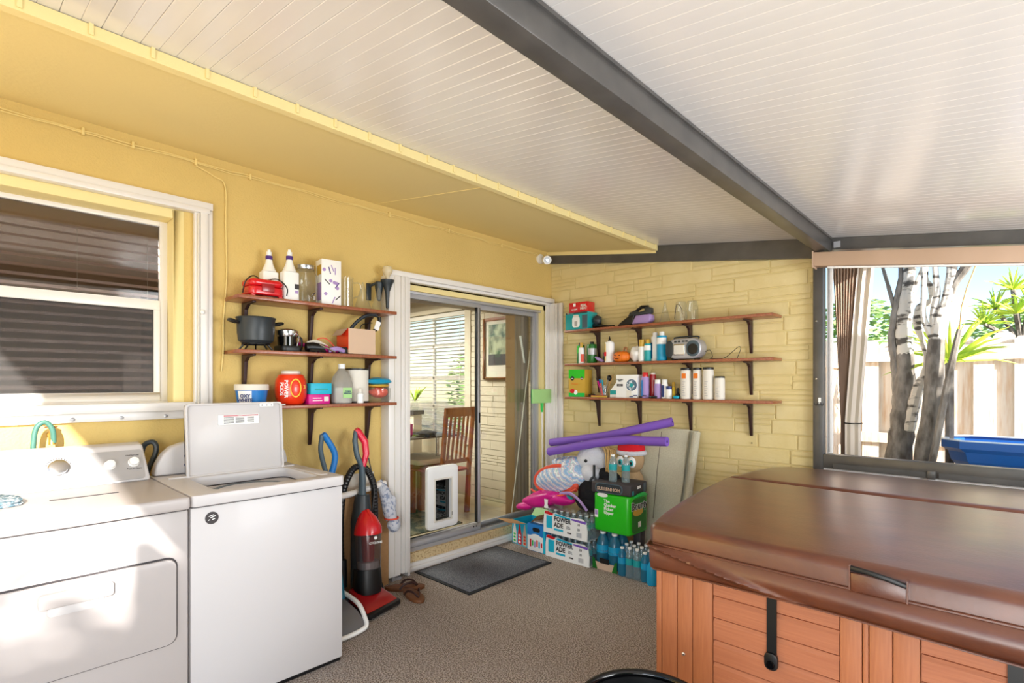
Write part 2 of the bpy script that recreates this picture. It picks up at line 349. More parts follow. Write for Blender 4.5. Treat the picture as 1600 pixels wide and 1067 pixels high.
# small eave outside the garden opening carrying the curtain
MB().hexa([(1.9, D + .1, rz(1.9) + .02), (2.75, D + .1, rz(2.75) + .02), (2.75, 4.72, rz(2.75) + .02), (1.9, 4.72, rz(1.9) + .02), (1.9, D + .1, rz(1.9) + .1), (2.75, D + .1, rz(2.75) + .1), (2.75, 4.72, rz(2.75) + .1), (1.9, 4.72, rz(1.9) + .1)]).build('eave', 'roof_joint', roof)

# beams and posts
def slopebox(x0, x1, y0, y1, zb0, zt0, s=.14):
    d = (x1 - x0) * s
    return MB().hexa([(x0, y0, zb0), (x1, y0, zb0 - d), (x1, y1, zb0 - d), (x0, y1, zb0), (x0, y0, zt0), (x1, y0, zt0 - d), (x1, y1, zt0 - d), (x0, y1, zt0)])
mb = struct(box(2.335, 2.41, Y0, D - .03, 2.262, rz(2.41) - .001).build('trim_2', 'bronze', bev=.004, org=(2.37, 0, 2.26)), 'dark bronze roof beam running to the back wall')
box(2.41, 2.418, Y0, D - .03, rz(2.418) - .014, rz(2.418) - .002).build('flange', 'bronze', mb)
struct(slopebox(1.15, 2.335, D - .045, D - .004, 2.400, rz(1.15) - .002, .138).build('trim_3', 'bronze', org=(1.7, D, 2.4)), 'dark bronze wall channel above the brick wall')
struct(slopebox(0.0, 1.15, D - .045, D - .004, 2.562, 2.640, .141).build('trim_4', 'bronze', org=(.5, D, 2.5)), 'dark bronze wall channel under the yellow soffit')
struct(slopebox(.0, 1.15, D - .05, D - .004, 2.640, szz(0), .149).build('trim_5', 'soffit', org=(.5, D, 2.6)), 'yellow filler strip above the bronze channel')
h = struct(slopebox(2.41, XE, D - .045, D + .03, rz(2.41) - .080, rz(2.41) - .002).build('trim_6', 'bronze', org=(3.5, D, 2.2)), 'dark bronze header over the garden opening')
box(2.425, 2.462, D - .055, D - .045, 2.285, 2.325).build('bracket_plate', 'alugrey', h)
post = struct(box(2.302, 2.362, D - .045, D + .03, 0, 2.335).build('trim_7', 'bronze', bev=.003, org=(2.33, D, 0)), 'dark bronze post between brick wall and garden opening')
for z in (1.815, 1.43): MB().lathe([(.006, 0), (.006, .01), (.003, .013)], 10, FB(D - .045, 2.325, z)).build('bolt', 'screw', post)
sill = struct(box(2.362, XE, D - .045, D + .035, .842, .932).build('trim_8', 'bronze', bev=.003, org=(3.5, D, .84)), 'dark bronze sill rail of the garden opening')
box(2.42, 2.905, D - .052, D - .045, .842, .875).build('rail_cover', 'bronze', sill); box(2.96, XE, D - .052, D - .045, .842, .875).build('rail_cover', 'bronze', sill)
box(2.906, 2.945, D - .060, D - .045, .835, .885).build('clip', 'bronze', sill, bev=.003)
struct(box(2.362, XE, D - .03, D + .02, 0, .842).build('wall_knee', 'aluwhite', org=(3.5, D, 0)), 'white knee panel under the garden opening')
tr = struct(box(2.366, 2.398, D + .036, D + .07, .932, 2.33).build('trim_9', 'aluwhite', bev=.003, org=(2.38, D, .93)), 'white aluminium guide track beside the bronze post')
box(2.378, 2.382, D + .033, D + .036, .94, 2.2).build('slot', 'seam_dark', tr)
# far right side posts (outside the frame)
for i, yy in enumerate((D - .045, 1.6, Y0 + .05)):
    struct(box(5.25, 5.33, yy - .04, yy + .04, 0, rz(5.3) - .002).build('trim_%d' % (10 + i), 'bronze'), 'dark bronze eave post')
struct(box(3.93, 5.25, Y0 - .06, Y0, 0, 2.1).build('sun_block_wall', 'aluwhite'), 'unseen white panel wall added behind the camera to block the sun')  # added out of view to keep the sun off the washer front
struct(box(5.25, 5.33, Y0, D, rz(5.29) - .12, rz(5.33) - .004).build('trim_13', 'bronze'), 'dark bronze eave beam')

# hook on the post
hk = thing('coat_hook', 'small white plate with double wire hook screwed to the dark post', 'hook', (2.345, D - .05, 1.27))
box(2.335, 2.350, D - .052, D - .046, 1.265, 1.305).build('plate', 'white', hk)
for s in (-1, 1):
    MB().tube(smoothpath([(2.343 + s * .006, D - .055, 1.275), (2.343 + s * .012, D - .062, 1.258), (2.343 + s * .022, D - .066, 1.256), (2.343 + s * .028, D - .066, 1.272)], 4), .0022, 6).build('hook', 'black', hk, smooth=True)

# brick back wall : each brick a part
bw = thing('wall_back', 'yellow painted wall of long narrow bricks', '', (1.2, D, 0), kind='structure')
box(-.2, 2.302, D + .0075, D + .16, 0, 2.72).build('mortar', 'mortar_paint', bw)
def topz(x): return 2.575 - .14 * x if x < 1.15 else 2.41 - .14 * (x - 1.15)
rd = random.Random(5); zc = 2.60; course = 0; nb = 0
bricks = []
H = .104
while zc > .05:
    x = .0 - rd.uniform(0, .3)
    while x < 2.30:
        L = rd.choice((.30, .36, .42, .50, .26)); xa = max(x, .004); xb = min(x + L, 2.300); x += L
        if xb - xa < .03: continue
        r = rd.random()
        if r < .42: rows = [(0, H)]
        elif r < .68: rows = [(0, H * .62), (H * .62, H)]
        elif r < .86: rows = [(0, H * .36), (H * .36, H)]
        else: rows = [(0, H / 3), (H / 3, 2 * H / 3), (2 * H / 3, H)]
        for a, b in rows: bricks.append((xa, xb, zc - H + a, zc - H + b))
    zc -= H
vis = []; hid = MB()
for b in bricks:
    xa, xb, za, zb = b; zt = topz(xb)
    if za > zt - .01: continue
    zb = min(zb, zt + .03)
    vis.append((xa, xb, za, zb))
vis.sort(key=lambda b: -(b[2] > .55) * 10 - b[0] * .1)
cnt = 0
for xa, xb, za, zb in vis:
    g = .0035; pr = rd.uniform(0, .0045)
    p = MB().add([(xa + g, D + .014, za + g), (xb - g, D + .014, za + g), (xb - g, D + .014, zb - g), (xa + g, D + .014, zb - g),
                  (xa + g + .004, D + .002 - pr, za + g + .003), (xb - g - .004, D + .002 - pr, za + g + .003), (xb - g - .004, D + .002 - pr, zb - g - .003), (xa + g + .004, D + .002 - pr, zb - g - .003)],
                 [(4, 5, 6, 7), (0, 1, 5, 4), (1, 2, 6, 5), (2, 3, 7, 6), (3, 0, 4, 7)])
    if cnt < 298: p.build('brick', 'brick_paint', bw)
    else: hid.add(p.v, p.f)
    cnt += 1
if hid.v: hid.build('brickwork', 'brick_paint', bw, kind='stuff')

# wires under the soffit
wr = MB(); pts = []
for i in range(60):
    y = -.6 + i * .0765; pts.append((.012, y, 2.622 - .003 * math.sin(i * 1.3) - (.006 if i % 9 == 4 else 0)))
wire = thing('cable', 'thin pale cable pair clipped along the wall just under the soffit', 'cable', (.012, 1.5, 2.62))
MB().tube(pts, .004, 6).build('strand', 'wire_paint', wire, smooth=True)
MB().tube([(p[0] + .002, p[1], p[2] - .010 - .003 * math.sin(i * .9)) for i, p in enumerate(pts)], .0035, 6).build('strand', 'wire_paint', wire, smooth=True)
for yy in (.42, .62, .905, 1.19, 2.15, 2.7, 3.3): box(.0, .02, yy - .006, yy + .006, 2.600, 2.635).build('clip', 'wire_paint', wire, bev=.002)
wd = MB().tube(smoothpath([(.01, .905, 2.600), (.01, 1.0, 2.565), (.01, 1.055, 2.525), (.01, 1.058, 2.3), (.01, 1.062, 2.0), (.01, 1.045, 1.75), (.01, 1.045, 1.6), (.01, 1.035, 1.47)], 5), .0042, 6)
tag(wd.build('drop_cable', 'wire_paint', smooth=True, org=(.01, 1.05, 1.47)), 'yellow-painted cable dropping from the soffit beside the window frame', 'cable')

# ---------------------------------------------------------------- window_1 (house window with storm tracks)
wi = thing('window_1', 'double-hung window with white storm shutter tracks', '', (0, .3, 1.26), kind='structure')
# reveal
rv = MB(); rv.box(-.2, .004, .80, .852, WZ0, WZ1).box(-.2, .004, W0, .80, 2.285, WZ1)
rv.build('reveal', 'soffit', wi, bev=.006)
MB().box(-.2, .01, W0, .80, WZ0, 1.285).build('sill_board', 'soffit', wi, bev=.003)
# outer top track, side track, bottom track
MB().box(0, .035, W0 - .2, .985, 2.362, 2.402).box(0, .055, W0 - .2, .965, 2.335, 2.362).build('top_track', 'aluwhite', wi, bev=.003)
sd = MB().box(0, .03, .955, .985, 1.21, 2.36); sd.box(0, .05, .918, .955, 1.22, 2.352); sd.box(0, .035, .893, .918, 1.25, 2.34)
sd.build('side_track', 'aluwhite', wi, bev=.003)
box(.036, .052, .905, .914, 1.28, 2.33).build('shutter_leaf', 'offwhite', wi, bev=.002)
box(.03, .0356, .9165, .9195, 1.28, 2.33).build('groove', 'seam_dark', wi)
MB().ball((.06, .925, 1.79), .012, .012, .014).build('lock_knob', 'white', wi, smooth=True)
MB().box(0, .05, W0 - .2, .893, 1.255, 1.300).box(0, .026, W0 - .2, .893, 1.212, 1.255).build('bottom_track', 'aluwhite', wi, bev=.003)
for yy in (.19, .38, .57, .76): MB().lathe([(.009, 0), (.009, .004), (.004, .007)], 10, FL(.026, yy, 1.228)).build('screw', 'alugrey', wi, smooth=True)
# metal window
fm = MB(); fm.box(-.151, -.113, .765, .8005, 1.284, 2.2855).box(-.15, -.115, W0, .80, 2.262, 2.285).box(-.15, -.10, W0, .80, 1.285, 1.305)
fm.build('window_frame', 'aluwhite', wi, bev=.002)
MB().box(-.145, -.108, W0, .765, 1.800, 1.852).build('meeting_rail', 'aluwhite', wi, bev=.002)
MB().box(-.14, -.105, W0, .765, 1.305, 1.352).box(-.14, -.105, .735, .765, 1.352, 1.80).build('lower_sash', 'aluwhite', wi, bev=.002)
box(-.134, -.131, W0, .765, 1.852, 2.262).build('pane', 'glass_window', wi); box(-.124, -.121, W0, .735, 1.352, 1.80).build('pane', 'glass_window', wi)
box(-.113, -.1125, W0, .735, 1.352, 1.80).build('insect_screen', 'screen_mesh', wi)
# venetian blind of the kitchen window
vb = thing('window_blind', 'wooden venetian blind with open slats behind the left window', 'blind', (-.19, .1, 1.33))
box(-.225, -.165, W0, .80, 2.20, 2.28).build('valance', 'blind_wood', vb, bev=.004)
z = 2.16
while z > 1.36:
    MB().box(-.026, .026, W0, .79, -.0015, .0015, T(-.20, 0, z, ry=.40)).build('slat', 'blind_wood', vb); z -= .046
for yy in (-.3, .1, .42, .72): box(-.1745, -.1735, yy, yy + .002, 1.34, 2.2).build('cord', 'offwhite', vb)

# ---------------------------------------------------------------- sliding door : door_1
dr = thing('door_1', 'aluminium sliding glass patio door in white storm shutter tracks', '', (0, 3.1, 0), kind='structure')
MB().box(0, .075, 2.10, D - .03, 2.172, 2.212).box(0, .05, 2.12, D - .03, 2.150, 2.172).build('top_track', 'aluwhite', dr, bev=.004)
MB().box(-.09, .0, G0, G1, 2.10, 2.15).box(-.09, 0, 3.885, 3.93, .1, 2.15).box(-.09, 0, G0, 2.315, .1, 2.15).build('reveal', 'soffit', dr)
st = MB().box(0, .10, 2.085, 2.185, .03, 2.168)
st.build('shutter_stack', 'aluwhite', dr, bev=.006)
for i in range(4): box(.06 - i * .0, .112 - .006 * (i % 2), 2.187 + i * .016, 2.200 + i * .016, .04, 2.165).build('shutter_leaf', 'aluwhite', dr, bev=.002)
MB().box(.0, .09, 2.253, 2.275, .0, 2.168).box(0, .035, 2.275, 2.312, 0, 2.15).build('left_track', 'aluwhite', dr, bev=.003)
box(.102, .106, 2.13, 2.133, .05, 2.16).build('groove', 'offwhite', dr)
MB().box(0.02, .10, 2.115, 2.135, .0, .03).box(.07, .10, 2.13, 2.19, 0, .02).build('foot_bracket', 'alugrey', dr)
ss = MB().box(0, .10, 3.925, D - .02, .02, 2.168); ss.build('right_stack', 'aluwhite', dr, bev=.004)
for i in range(3): box(.10, .128 - .012 * (i % 2), 3.934 + i * .014, 3.944 + i * .014, .03, 2.165).build('shutter_leaf', 'aluwhite', dr, bev=.002)
box(.10, .165, D - .035, D - .01, .02, 2.17).build('wall_track', 'aluwhite', dr, bev=.003)
box(.02, .045, 3.885, 3.925, .06, 2.16).build('shutter_leaf', 'aluwhite', dr, bev=.002)
MB().box(0, .04, 2.275, 3.925, 0, .034).box(0, .022, 2.275, 3.925, .034, .058).build('bottom_track', 'aluwhite', dr, bev=.003)
box(-.05, .0, G0 + .015, 3.885, .03, .122).build('stone_sill', 'terrazzo', dr, bev=.004)
box(-.14, -.03, G0 + .015, 3.885, .05, .148).build('threshold', 'alugrey', dr, bev=.003)
mfr = MB().box(-.14, -.03, G0 + .015, 3.885, 2.082, 2.128).box(-.14, -.06, 3.855, 3.885, .15, 2.082).box(-.14, -.10, G0 + .015, G0 + .04, .15, 2.082)
mfr.build('metal_frame', 'alugrey', dr, bev=.002)
lp = MB().box(-.075, -.045, 2.33, 3.10, .150, .214).box(-.075, -.045, 2.33, 3.10, 2.05, 2.085).box(-.075, -.045, 3.068, 3.10, .214, 2.05).box(-.075, -.045, 2.33, 2.37, .214, 2.05)
lpo = lp.build('sliding_panel', 'alugrey', dr, bev=.002)
box(-.062, -.058, 2.37, 3.068, .214, 2.05).build('pane', 'glass_door', lpo)
box(-.075, -.046, 3.060, 3.069, .214, 2.05).build('gasket', 'black', lpo)
MB().box(-.045, -.036, 3.078, 3.092, 1.06, 1.15).build('handle', 'black', lpo, bev=.002)
for yy in (3.02, 3.05): MB().lathe([(.006, 0), (.006, .003)], 8, FL(-.045, yy, .185)).build('screw', 'black', lpo)
rp = MB().box(-.115, -.085, 3.10, 3.13, .15, 2.085).box(-.115, -.085, 3.13, 3.855, .150, .195).box(-.115, -.085, 3.13, 3.855, 2.045, 2.085).box(-.115, -.085, 3.835, 3.857, .195, 2.045)
rpo = rp.build('fixed_panel', 'alugrey', dr, bev=.002)
box(-.102, -.098, 3.13, 3.835, .195, 2.045).build('pane', 'glass_door', rpo)

# pet door in the glass
pd = thing('pet_door', 'white framed pet flap mounted in the sliding glass panel', 'pet door', (-.045, 2.67, .25))
m_ = MB(); ring_wall(m_, rrect(2.515, 2.825, .25, .745, .035), rrect(2.585, 2.755, .312, .640, .008), -.052, -.02, frame((0, 0, 0), (0, 1, 0), (0, 0, 1)))
m_.build('frame', 'white', pd, bev=.003)
box(-.060, -.052, 2.575, 2.765, .30, .65).build('flap', 'glass_black', pd)
m_ = MB(); ring_wall(m_, rrect(2.577, 2.763, .304, .648, .008), rrect(2.589, 2.751, .316, .636, .004), -.026, -.014, frame((0, 0, 0), (0, 1, 0), (0, 0, 1))); m_.build('inner_rim', 'offwhite', pd)
for zz in (.36, .345): MB().ball((-.016, 2.757, zz), .005).build('latch', 'black', pd, smooth=True)

# ---------------------------------------------------------------- rooms behind the glass
RX = -4.2; YW = 4.10
struct(box(RX, -.2, 1.55, YW, -.05, .085).build('floor_room', 'grout'), 'dining room floor')
fl = bpy.data.objects['floor_room']; 
x = RX
while x < -.25:
    y = 1.6
    while y < YW - .05:
        box(x + .003, min(x + .44, -.205), y + .003, min(y + .44, YW - .005), .085, .095).build('tile', 'tile', fl); y += .443
    x += .443
struct(box(RX, -.2, -.9, 1.5, -.05, .095).build('floor_kitchen', 'tile'), 'kitchen floor')
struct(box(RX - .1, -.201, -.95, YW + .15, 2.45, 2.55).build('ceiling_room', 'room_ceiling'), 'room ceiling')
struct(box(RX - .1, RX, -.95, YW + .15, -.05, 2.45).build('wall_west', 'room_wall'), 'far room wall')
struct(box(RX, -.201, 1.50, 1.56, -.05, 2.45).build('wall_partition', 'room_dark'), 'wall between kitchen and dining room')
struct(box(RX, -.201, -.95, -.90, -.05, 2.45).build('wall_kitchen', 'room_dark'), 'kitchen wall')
# north room wall with window hole
IW0, IW1, IZ0, IZ1 = -2.75, -1.37, .72, 2.27
nw = MB().box(RX, IW0, YW + .01, YW + .15, -.05, 2.45).box(IW1, -.2, YW + .01, YW + .15, -.05, 2.45).box(IW0, IW1, YW + .01, YW + .15, -.05, IZ0).box(IW0, IW1, YW + .01, YW + .15, IZ1, 2.45)
nwo = struct(nw.build('wall_north', 'room_mortar', org=(-2, YW, 0)), 'white brick wall of the dining room')
bk = MB(); z = .10; r_ = 0
while z < 2.40:
    h_ = rd.choice((.10, .066, .034)); x = IW1 + .005 - (rd.uniform(0, .3))
    while x < -.205:
        L = rd.choice((.30, .4, .5)); a = max(x, IW1 + .10); b = min(x + L - .006, -.205); x += L
        if b - a > .03: bk.box(a, b, YW - rd.uniform(0, .005), YW + .012, z, min(z + h_ - .006, 2.45))
    z += h_
bk.build('brickwork', 'room_brick', nwo, kind='stuff')
w3 = thing('window_3', 'tall dining room window with slatted blind', '', ((IW0 + IW1) / 2, YW, IZ0), kind='structure')
MB().box(IW1, IW1 + .10, YW - .015, YW + .02, IZ0 - .03, IZ1 + .04).box(IW0, IW1 + .10, YW - .015, YW + .02, IZ1, IZ1 + .05).build('casing', 'room_wall', w3)
for zz in (IZ0, 1.10, 1.45, 1.84): box(IW0, IW1, YW + .06, YW + .09, zz, zz + .035).build('muntin', 'aluwhite', w3)
for xx in (IW0, -2.06, IW1 - .03): box(xx, xx + .03, YW + .06, YW + .09, IZ0, IZ1).build('muntin', 'aluwhite', w3)
box(IW0, IW1, YW + .074, YW + .077, IZ0, IZ1).build('pane', 'glass_door', w3)
bl = thing('venetian_blind', 'white venetian blind with open slats on the dining room window', 'blind', (-2.05, YW, .75))
box(IW0, IW1, YW + .005, YW + .055, 2.21, 2.26).build('headrail', 'blind', bl, bev=.003)
z = 2.19
while z > .76:
    MB().box(IW0 + .01, IW1 - .01, -.022, .022, -.0012, .0012, T(0, YW + .03, z, rx=-.25)).build('slat', 'blind', bl); z -= .044
MB().tube([(IW1 - .10, YW, 2.2), (IW1 - .10, YW, 1.4)], .004, 6).build('wand', 'blind', bl)
for xx in (-2.5, -2.0, -1.55): box(xx, xx + .003, YW + .004, YW + .0055, .76, 2.2).build('cord', 'blind', bl)
# picture on the brick wall
pc = thing('framed_picture', 'framed print of green garden plants hung on the white brick wall', 'picture', (-.72, YW - .03, 1.44))
m_ = MB().box(-1.03, -1.00, YW - .045, YW - .012, 1.44, 2.12).box(-.42, -.39, YW - .045, YW - .012, 1.44, 2.12).box(-1.0, -.42, YW - .045, YW - .012, 1.44, 1.47).box(-1.0, -.42, YW - .045, YW - .012, 2.09, 2.12)
m_.build('frame', 'frame_wood', pc, bev=.003); box(-1.0, -.42, YW - .028, YW - .014, 1.47, 2.09).build('mount', 'picture_mat', pc); box(-.95, -.47, YW - .030, YW - .027, 1.60, 2.05).build('print', 'picture_print', pc)
box(-.95, -.47, YW - .032, YW - .029, 1.60, 1.72).build('planter_print', 'seam_dark', pc)
# vertical blinds stacked at the right of the door
vbl = thing('vertical_blind', 'stack of brown vertical blind vanes inside the door', 'blind', (-.26, 3.85, .12))
for i in range(9):
    c = 'vblind_tan' if i == 0 else 'vblind'
    MB().box(-.045, .045, -.0015, .0015, .13, 2.06, T(-.265, 3.70 + i * .026, 0, rz=1.05 - .25 * (i % 2))).build('vane', c, vbl)
box(-.28, -.24, 2.3, 3.93, 2.06, 2.10).build('headrail', 'vblind', vbl)
# table, chairs, plant
tb = thing('glass_table', 'dark glass dining table behind the sliding door', 'table', (-1.6, 3.25, .095))
MB().prism(rrect(-2.4, -.98, 2.75, 3.72, .08), .845, .86).build('tabletop', 'glass_black', tb, bev=.002)
for sx in (-2.2, -1.2):
    for sy in (2.9, 3.55): MB().tube([(sx, sy, .095), (sx, sy, .845)], .022, 10).build('leg', 'steel', tb, smooth=True)
def chair(x, y, r, lab, seatm):
    Tm = T(x, y, .095, rz=r); c = thing('dining_chair', lab, 'chair', (x, y, .095))
    box(-.21, .21, -.21, .21, .43, .455, Tm).build('seat', seatm, c, bev=.008)
    for sx, sy in ((-.19, -.19), (.19, -.19)): box(sx - .02, sx + .02, sy - .02, sy + .02, 0, .43, Tm).build('leg', 'chair_wood', c, bev=.004)
    for sx in (-.19, .19): MB().add([(sx - .02, .17, 0), (sx + .02, .17, 0), (sx + .02, .21, 0), (sx - .02, .21, 0), (sx - .018, .20, .45), (sx + .018, .20, .45), (sx + .018, .235, .45), (sx - .018, .235, .45), (sx - .018, .27, 1.07), (sx + .018, .27, 1.07), (sx + .018, .295, 1.07), (sx - .018, .295, 1.07)],
        [(0, 3, 2, 1), (0, 1, 5, 4), (1, 2, 6, 5), (2, 3, 7, 6), (3, 0, 4, 7), (4, 5, 9, 8), (5, 6, 10, 9), (6, 7, 11, 10), (7, 4, 8, 11), (8, 9, 10, 11)], Tm).build('leg', 'chair_wood', c)
    MB().box(-.175, .175, .262, .288, .98, 1.07, Tm).build('top_rail', 'chair_wood', c, bev=.004); MB().box(-.175, .175, .205, .228, .52, .56, Tm).build('lower_rail', 'chair_wood', c)
    for i in range(5):
        xx = -.12 + i * .06; MB().add([(xx - .013, .212, .55), (xx + .013, .212, .55), (xx + .013, .222, .55), (xx - .013, .222, .55), (xx - .013, .270, .99), (xx + .013, .270, .99), (xx + .013, .280, .99), (xx - .013, .280, .99)],
            [(0, 3, 2, 1), (4, 5, 6, 7), (0, 1, 5, 4), (1, 2, 6, 5), (2, 3, 7, 6), (3, 0, 4, 7)], Tm).build('slat', 'chair_wood', c)
    return c
chair(-.92, 3.36, -PI / 2 + .1, 'brown slat-back dining chair facing the glass table', 'seat_red')
bn = thing('cushioned_stool', 'square wooden stool with white cushion seen through the glass', 'stool', (-1.35, 3.45, .095))
MB().prism(rrect(-1.62, -1.08, 3.22, 3.70, .05), .56, .62).build('cushion', 'cushion', bn, bev=.02)
box(-1.58, -1.12, 3.26, 3.66, .50, .56).build('apron', 'chair_wood', bn)
for sx in (-1.55, -1.15):
    for sy in (3.29, 3.63): box(sx - .03, sx + .03, sy - .03, sy + .03, .095, .50).build('leg', 'chair_wood', bn)
rg = box(-1.95, -.45, 2.0, 3.25, .095, .105).build('area_rug', 'rug'); tag(rg, 'dark green patterned rug on the tiled floor inside the door', 'rug')
ps = thing('plant_stand', 'small white pedestal with dark top left of the dining window', 'stand', (-2.06, 3.88, .095))
box(-2.12, -2.00, 3.82, 3.94, .095, 1.02).build('column', 'room_wall', ps); box(-2.14, -1.98, 3.80, 3.96, 1.02, 1.07).build('top', 'seam_dark', ps)
vp = thing('vase_plant', 'clear vase with leafy lucky bamboo on the pedestal', 'plant', (-2.06, 3.88, 1.07))
MB().lathe([(.035, 1.07), (.05, 1.11), (.035, 1.17), (.03, 1.20), (.036, 1.21)], 16, T(-2.06, 3.88, 0), cap=False).build('vase', 'glass_clear', vp, smooth=True)
for i in range(16):
    a = rd.uniform(0, 6.28); l = rd.uniform(.10, .2); tl = rd.uniform(.2, 1.0)
    p0 = Vector((-2.06, 3.88, 1.18)); p1 = p0 + Vector((math.cos(a) * tl * l * .6, math.sin(a) * tl * l * .6, l * .7)); p2 = p0 + Vector((math.cos(a) * tl * l, math.sin(a) * tl * l, l))
    MB().tube([p0, (p0 + p1) / 2, p1, p2], [.004, .011, .010, .001], 5, flat=.2).build('leaf', 'leaf', vp)
tag(MB().lathe([(.03, .86), (.03, 1.0), (.012, 1.04), (.012, 1.07), (.03, 1.08), (.03, 1.09)], 12, T(-1.72, 3.4, 0)).build('spray_bottle', 'blue', smooth=True), 'blue spray bottle on the dining table', 'bottle')
tag(MB().lathe([(.03, .86), (.03, .97)], 12, T(-1.35, 3.3, 0)).build('tumbler', 'magenta', smooth=True), 'pink tumbler on the dining table', 'cup')
tag(box(-2.2, -1.95, 3.0, 3.2, .86, .90).build('paper_stack', 'white', bev=.003), 'stack of white papers on the dining table', 'papers')
tag(MB().ball((-1.12, 3.35, .885), .12, .1, .03, wob=.2).build('dark_bag', 'black_cloth', smooth=True), 'flat dark bag lying at the table edge', 'bag')
# kitchen lamp
kl = thing('dome_lamp', 'round white ceiling lamp glowing behind the left window', 'lamp', (-1.6, -.35, 2.45))
MB().lathe([(.17, 2.449), (.17, 2.43)], 24, T(-1.6, -.35, 0)).build('rim', 'white', kl); MB().lathe([(.155, 2.43), (.14, 2.39), (.09, 2.36), (.0, 2.35)], 24, T(-1.6, -.35, 0)).build('dome', 'lamp_glow', kl, smooth=True)
cb = thing('kitchen_cabinet', 'dark cabinet row in the room behind the left window', 'cabinet', (-3.9, .3, .095))
box(RX + .001, RX + .6, -.85, 1.45, .095, 1.0).build('body', 'room_dark', cb)
for i in range(4): box(RX + .6, RX + .615, -.84 + i * .57, -.29 + i * .57, .12, .97).build('door', 'blind_wood', cb)
# mop / squeegee inside door
dp = thing('floor_squeegee', 'pale green squeegee head on a white pole leaning upside down in the door track', 'squeegee', (-.03, 3.80, .12))
box(.050, .065, 3.66, 3.95, 1.215, 1.345).build('head', 'lime', dp, bev=.004); box(.045, .05, 3.66, 3.68, 1.215, 1.345).build('blade', 'green_bright', dp)
MB().tube([(.055, 3.80, 1.215), (.055, 3.80, 1.13)], [.016, .012], 10).build('socket', 'green_bright', dp, smooth=True)
MB().tube([(.055, 3.80, 1.13), (.055, 3.82, .06)], .008, 8).build('pole', 'aluwhite', dp, smooth=True)
tag(MB().tube([(-.155, 3.60, .15), (-.15, 3.86, 1.72)], .006, 6).build('security_stick', 'offwhite'), 'thin white stick standing slanted behind the fixed glass', 'stick')
tag(MB().tube([(-.17, 3.80, 1.60), (-.17, 3.74, 1.86)], [.008, .012], 8).build('wand', 'white'), 'short white wand hanging by the vertical blinds', 'wand')

# ================================================================== GARDEN
fe = thing('garden_fence', 'weathered wooden board fence behind the trees', 'fence', (3.0, 6.5, 0))
x = -3.2; i = 0
while x < 6.4:
    wd_ = .150 + rd.uniform(-.01, .01); zt = 1.82 + rd.uniform(-.02, .025) + .02 * x / 3
    pz = MB().prism([(x, 0), (x + wd_, 0), (x + wd_, zt - .03), (x + wd_ - .03, zt), (x + .03, zt), (x, zt - .03)], 0, .02, frame((0, 6.52 + (.0 if i % 2 else .045), 0), (1, 0, 0), (0, 0, 1)))
    pz.build('plank', 'fence_wood', fe); x += wd_ * (.93 if i % 2 else .93) + .004; i += 1
for z0, z1 in ((1.62, 1.76), (.80, .90), (.2, .3)): box(-3.2, 6.4, 6.46, 6.50, z0, z1).build('rail', 'fence_wood', fe)
for xx in (-1.0, .9, 2.56, 4.9): box(xx, xx + .09, 6.40, 6.50, 0, 1.70).build('fence_post', 'fence_wood', fe)
f2 = thing('side_fence', 'short run of wooden boards closing the garden at the left', 'fence', (2.0, 5.7, 0))
for i in range(7): box(1.98, 2.0, 4.9 + i * .2, 5.08 + i * .2, 0, 1.8).build('plank', 'fence_wood', f2)
box(2.0, 2.04, 4.9, 6.3, 1.55, 1.65).build('rail', 'fence_wood', f2); box(2.0, 2.04, 4.9, 6.3, .8, .9).build('rail', 'fence_wood', f2)

def R(p): return [q[3] for q in p]
def Pn(p): return [q[:3] for q in p]
t1 =[ (2.53,5.40,-.07,.11),(2.585,5.40,0.78,0.092),(2.61,5.40,1.02,0.088),(2.63,5.40,1.24,0.092),(2.63,5.40,1.45,0.068),(2.63,5.40,1.66,0.058) ]
t1u=[(2.63,5.40,1.64,0.058),(2.62,5.40,1.82,0.058),(2.63,5.40,2.03,0.05),(2.65,5.40,2.19,0.045),(2.66,5.40,2.37,0.04),(2.68,5.42,2.9,.03),(2.75,5.4,3.3,.012)]
t1b=[ (2.60,5.40,1.18,0.055),(2.58,5.40,1.39,0.040),(2.56,5.40,1.61,0.033),(2.54,5.40,1.77,0.03),(2.56,5.40,1.98,0.028),(2.58,5.40,2.14,0.024),(2.60,5.40,2.35,0.016),(2.55,5.4,2.8,.008)]
t1c=[ (2.56,5.40,2.02,0.018),(2.52,5.40,2.20,0.015),(2.48,5.40,2.37,0.013),(2.40,5.40,2.7,.006)]
t1d=[ (2.65,5.40,2.03,0.021),(2.70,5.40,2.20,0.018),(2.74,5.40,2.32,0.016),(2.80,5.4,2.6,.008)]
t3 =[ (2.655,5.36,1.02,0.045),(2.70,5.32,1.25,0.042),(2.735,5.30,1.39,0.036),(2.77,5.30,1.47,0.030),(2.78,5.30,1.60,0.020),(2.75,5.30,1.75,0.018),(2.72,5.30,1.88,0.030),(2.74,5.30,2.01,0.030),(2.81,5.30,2.06,0.022),(2.80,5.30,2.18,0.018),(2.78,5.30,2.25,0.010),(2.8,5.3,2.5,.006)]
tr1 = thing('dracaena_tree', 'thick grey-barked tree trunk with cut pale branches, left of the pair', 'tree', (2.57, 5.4, -.07))
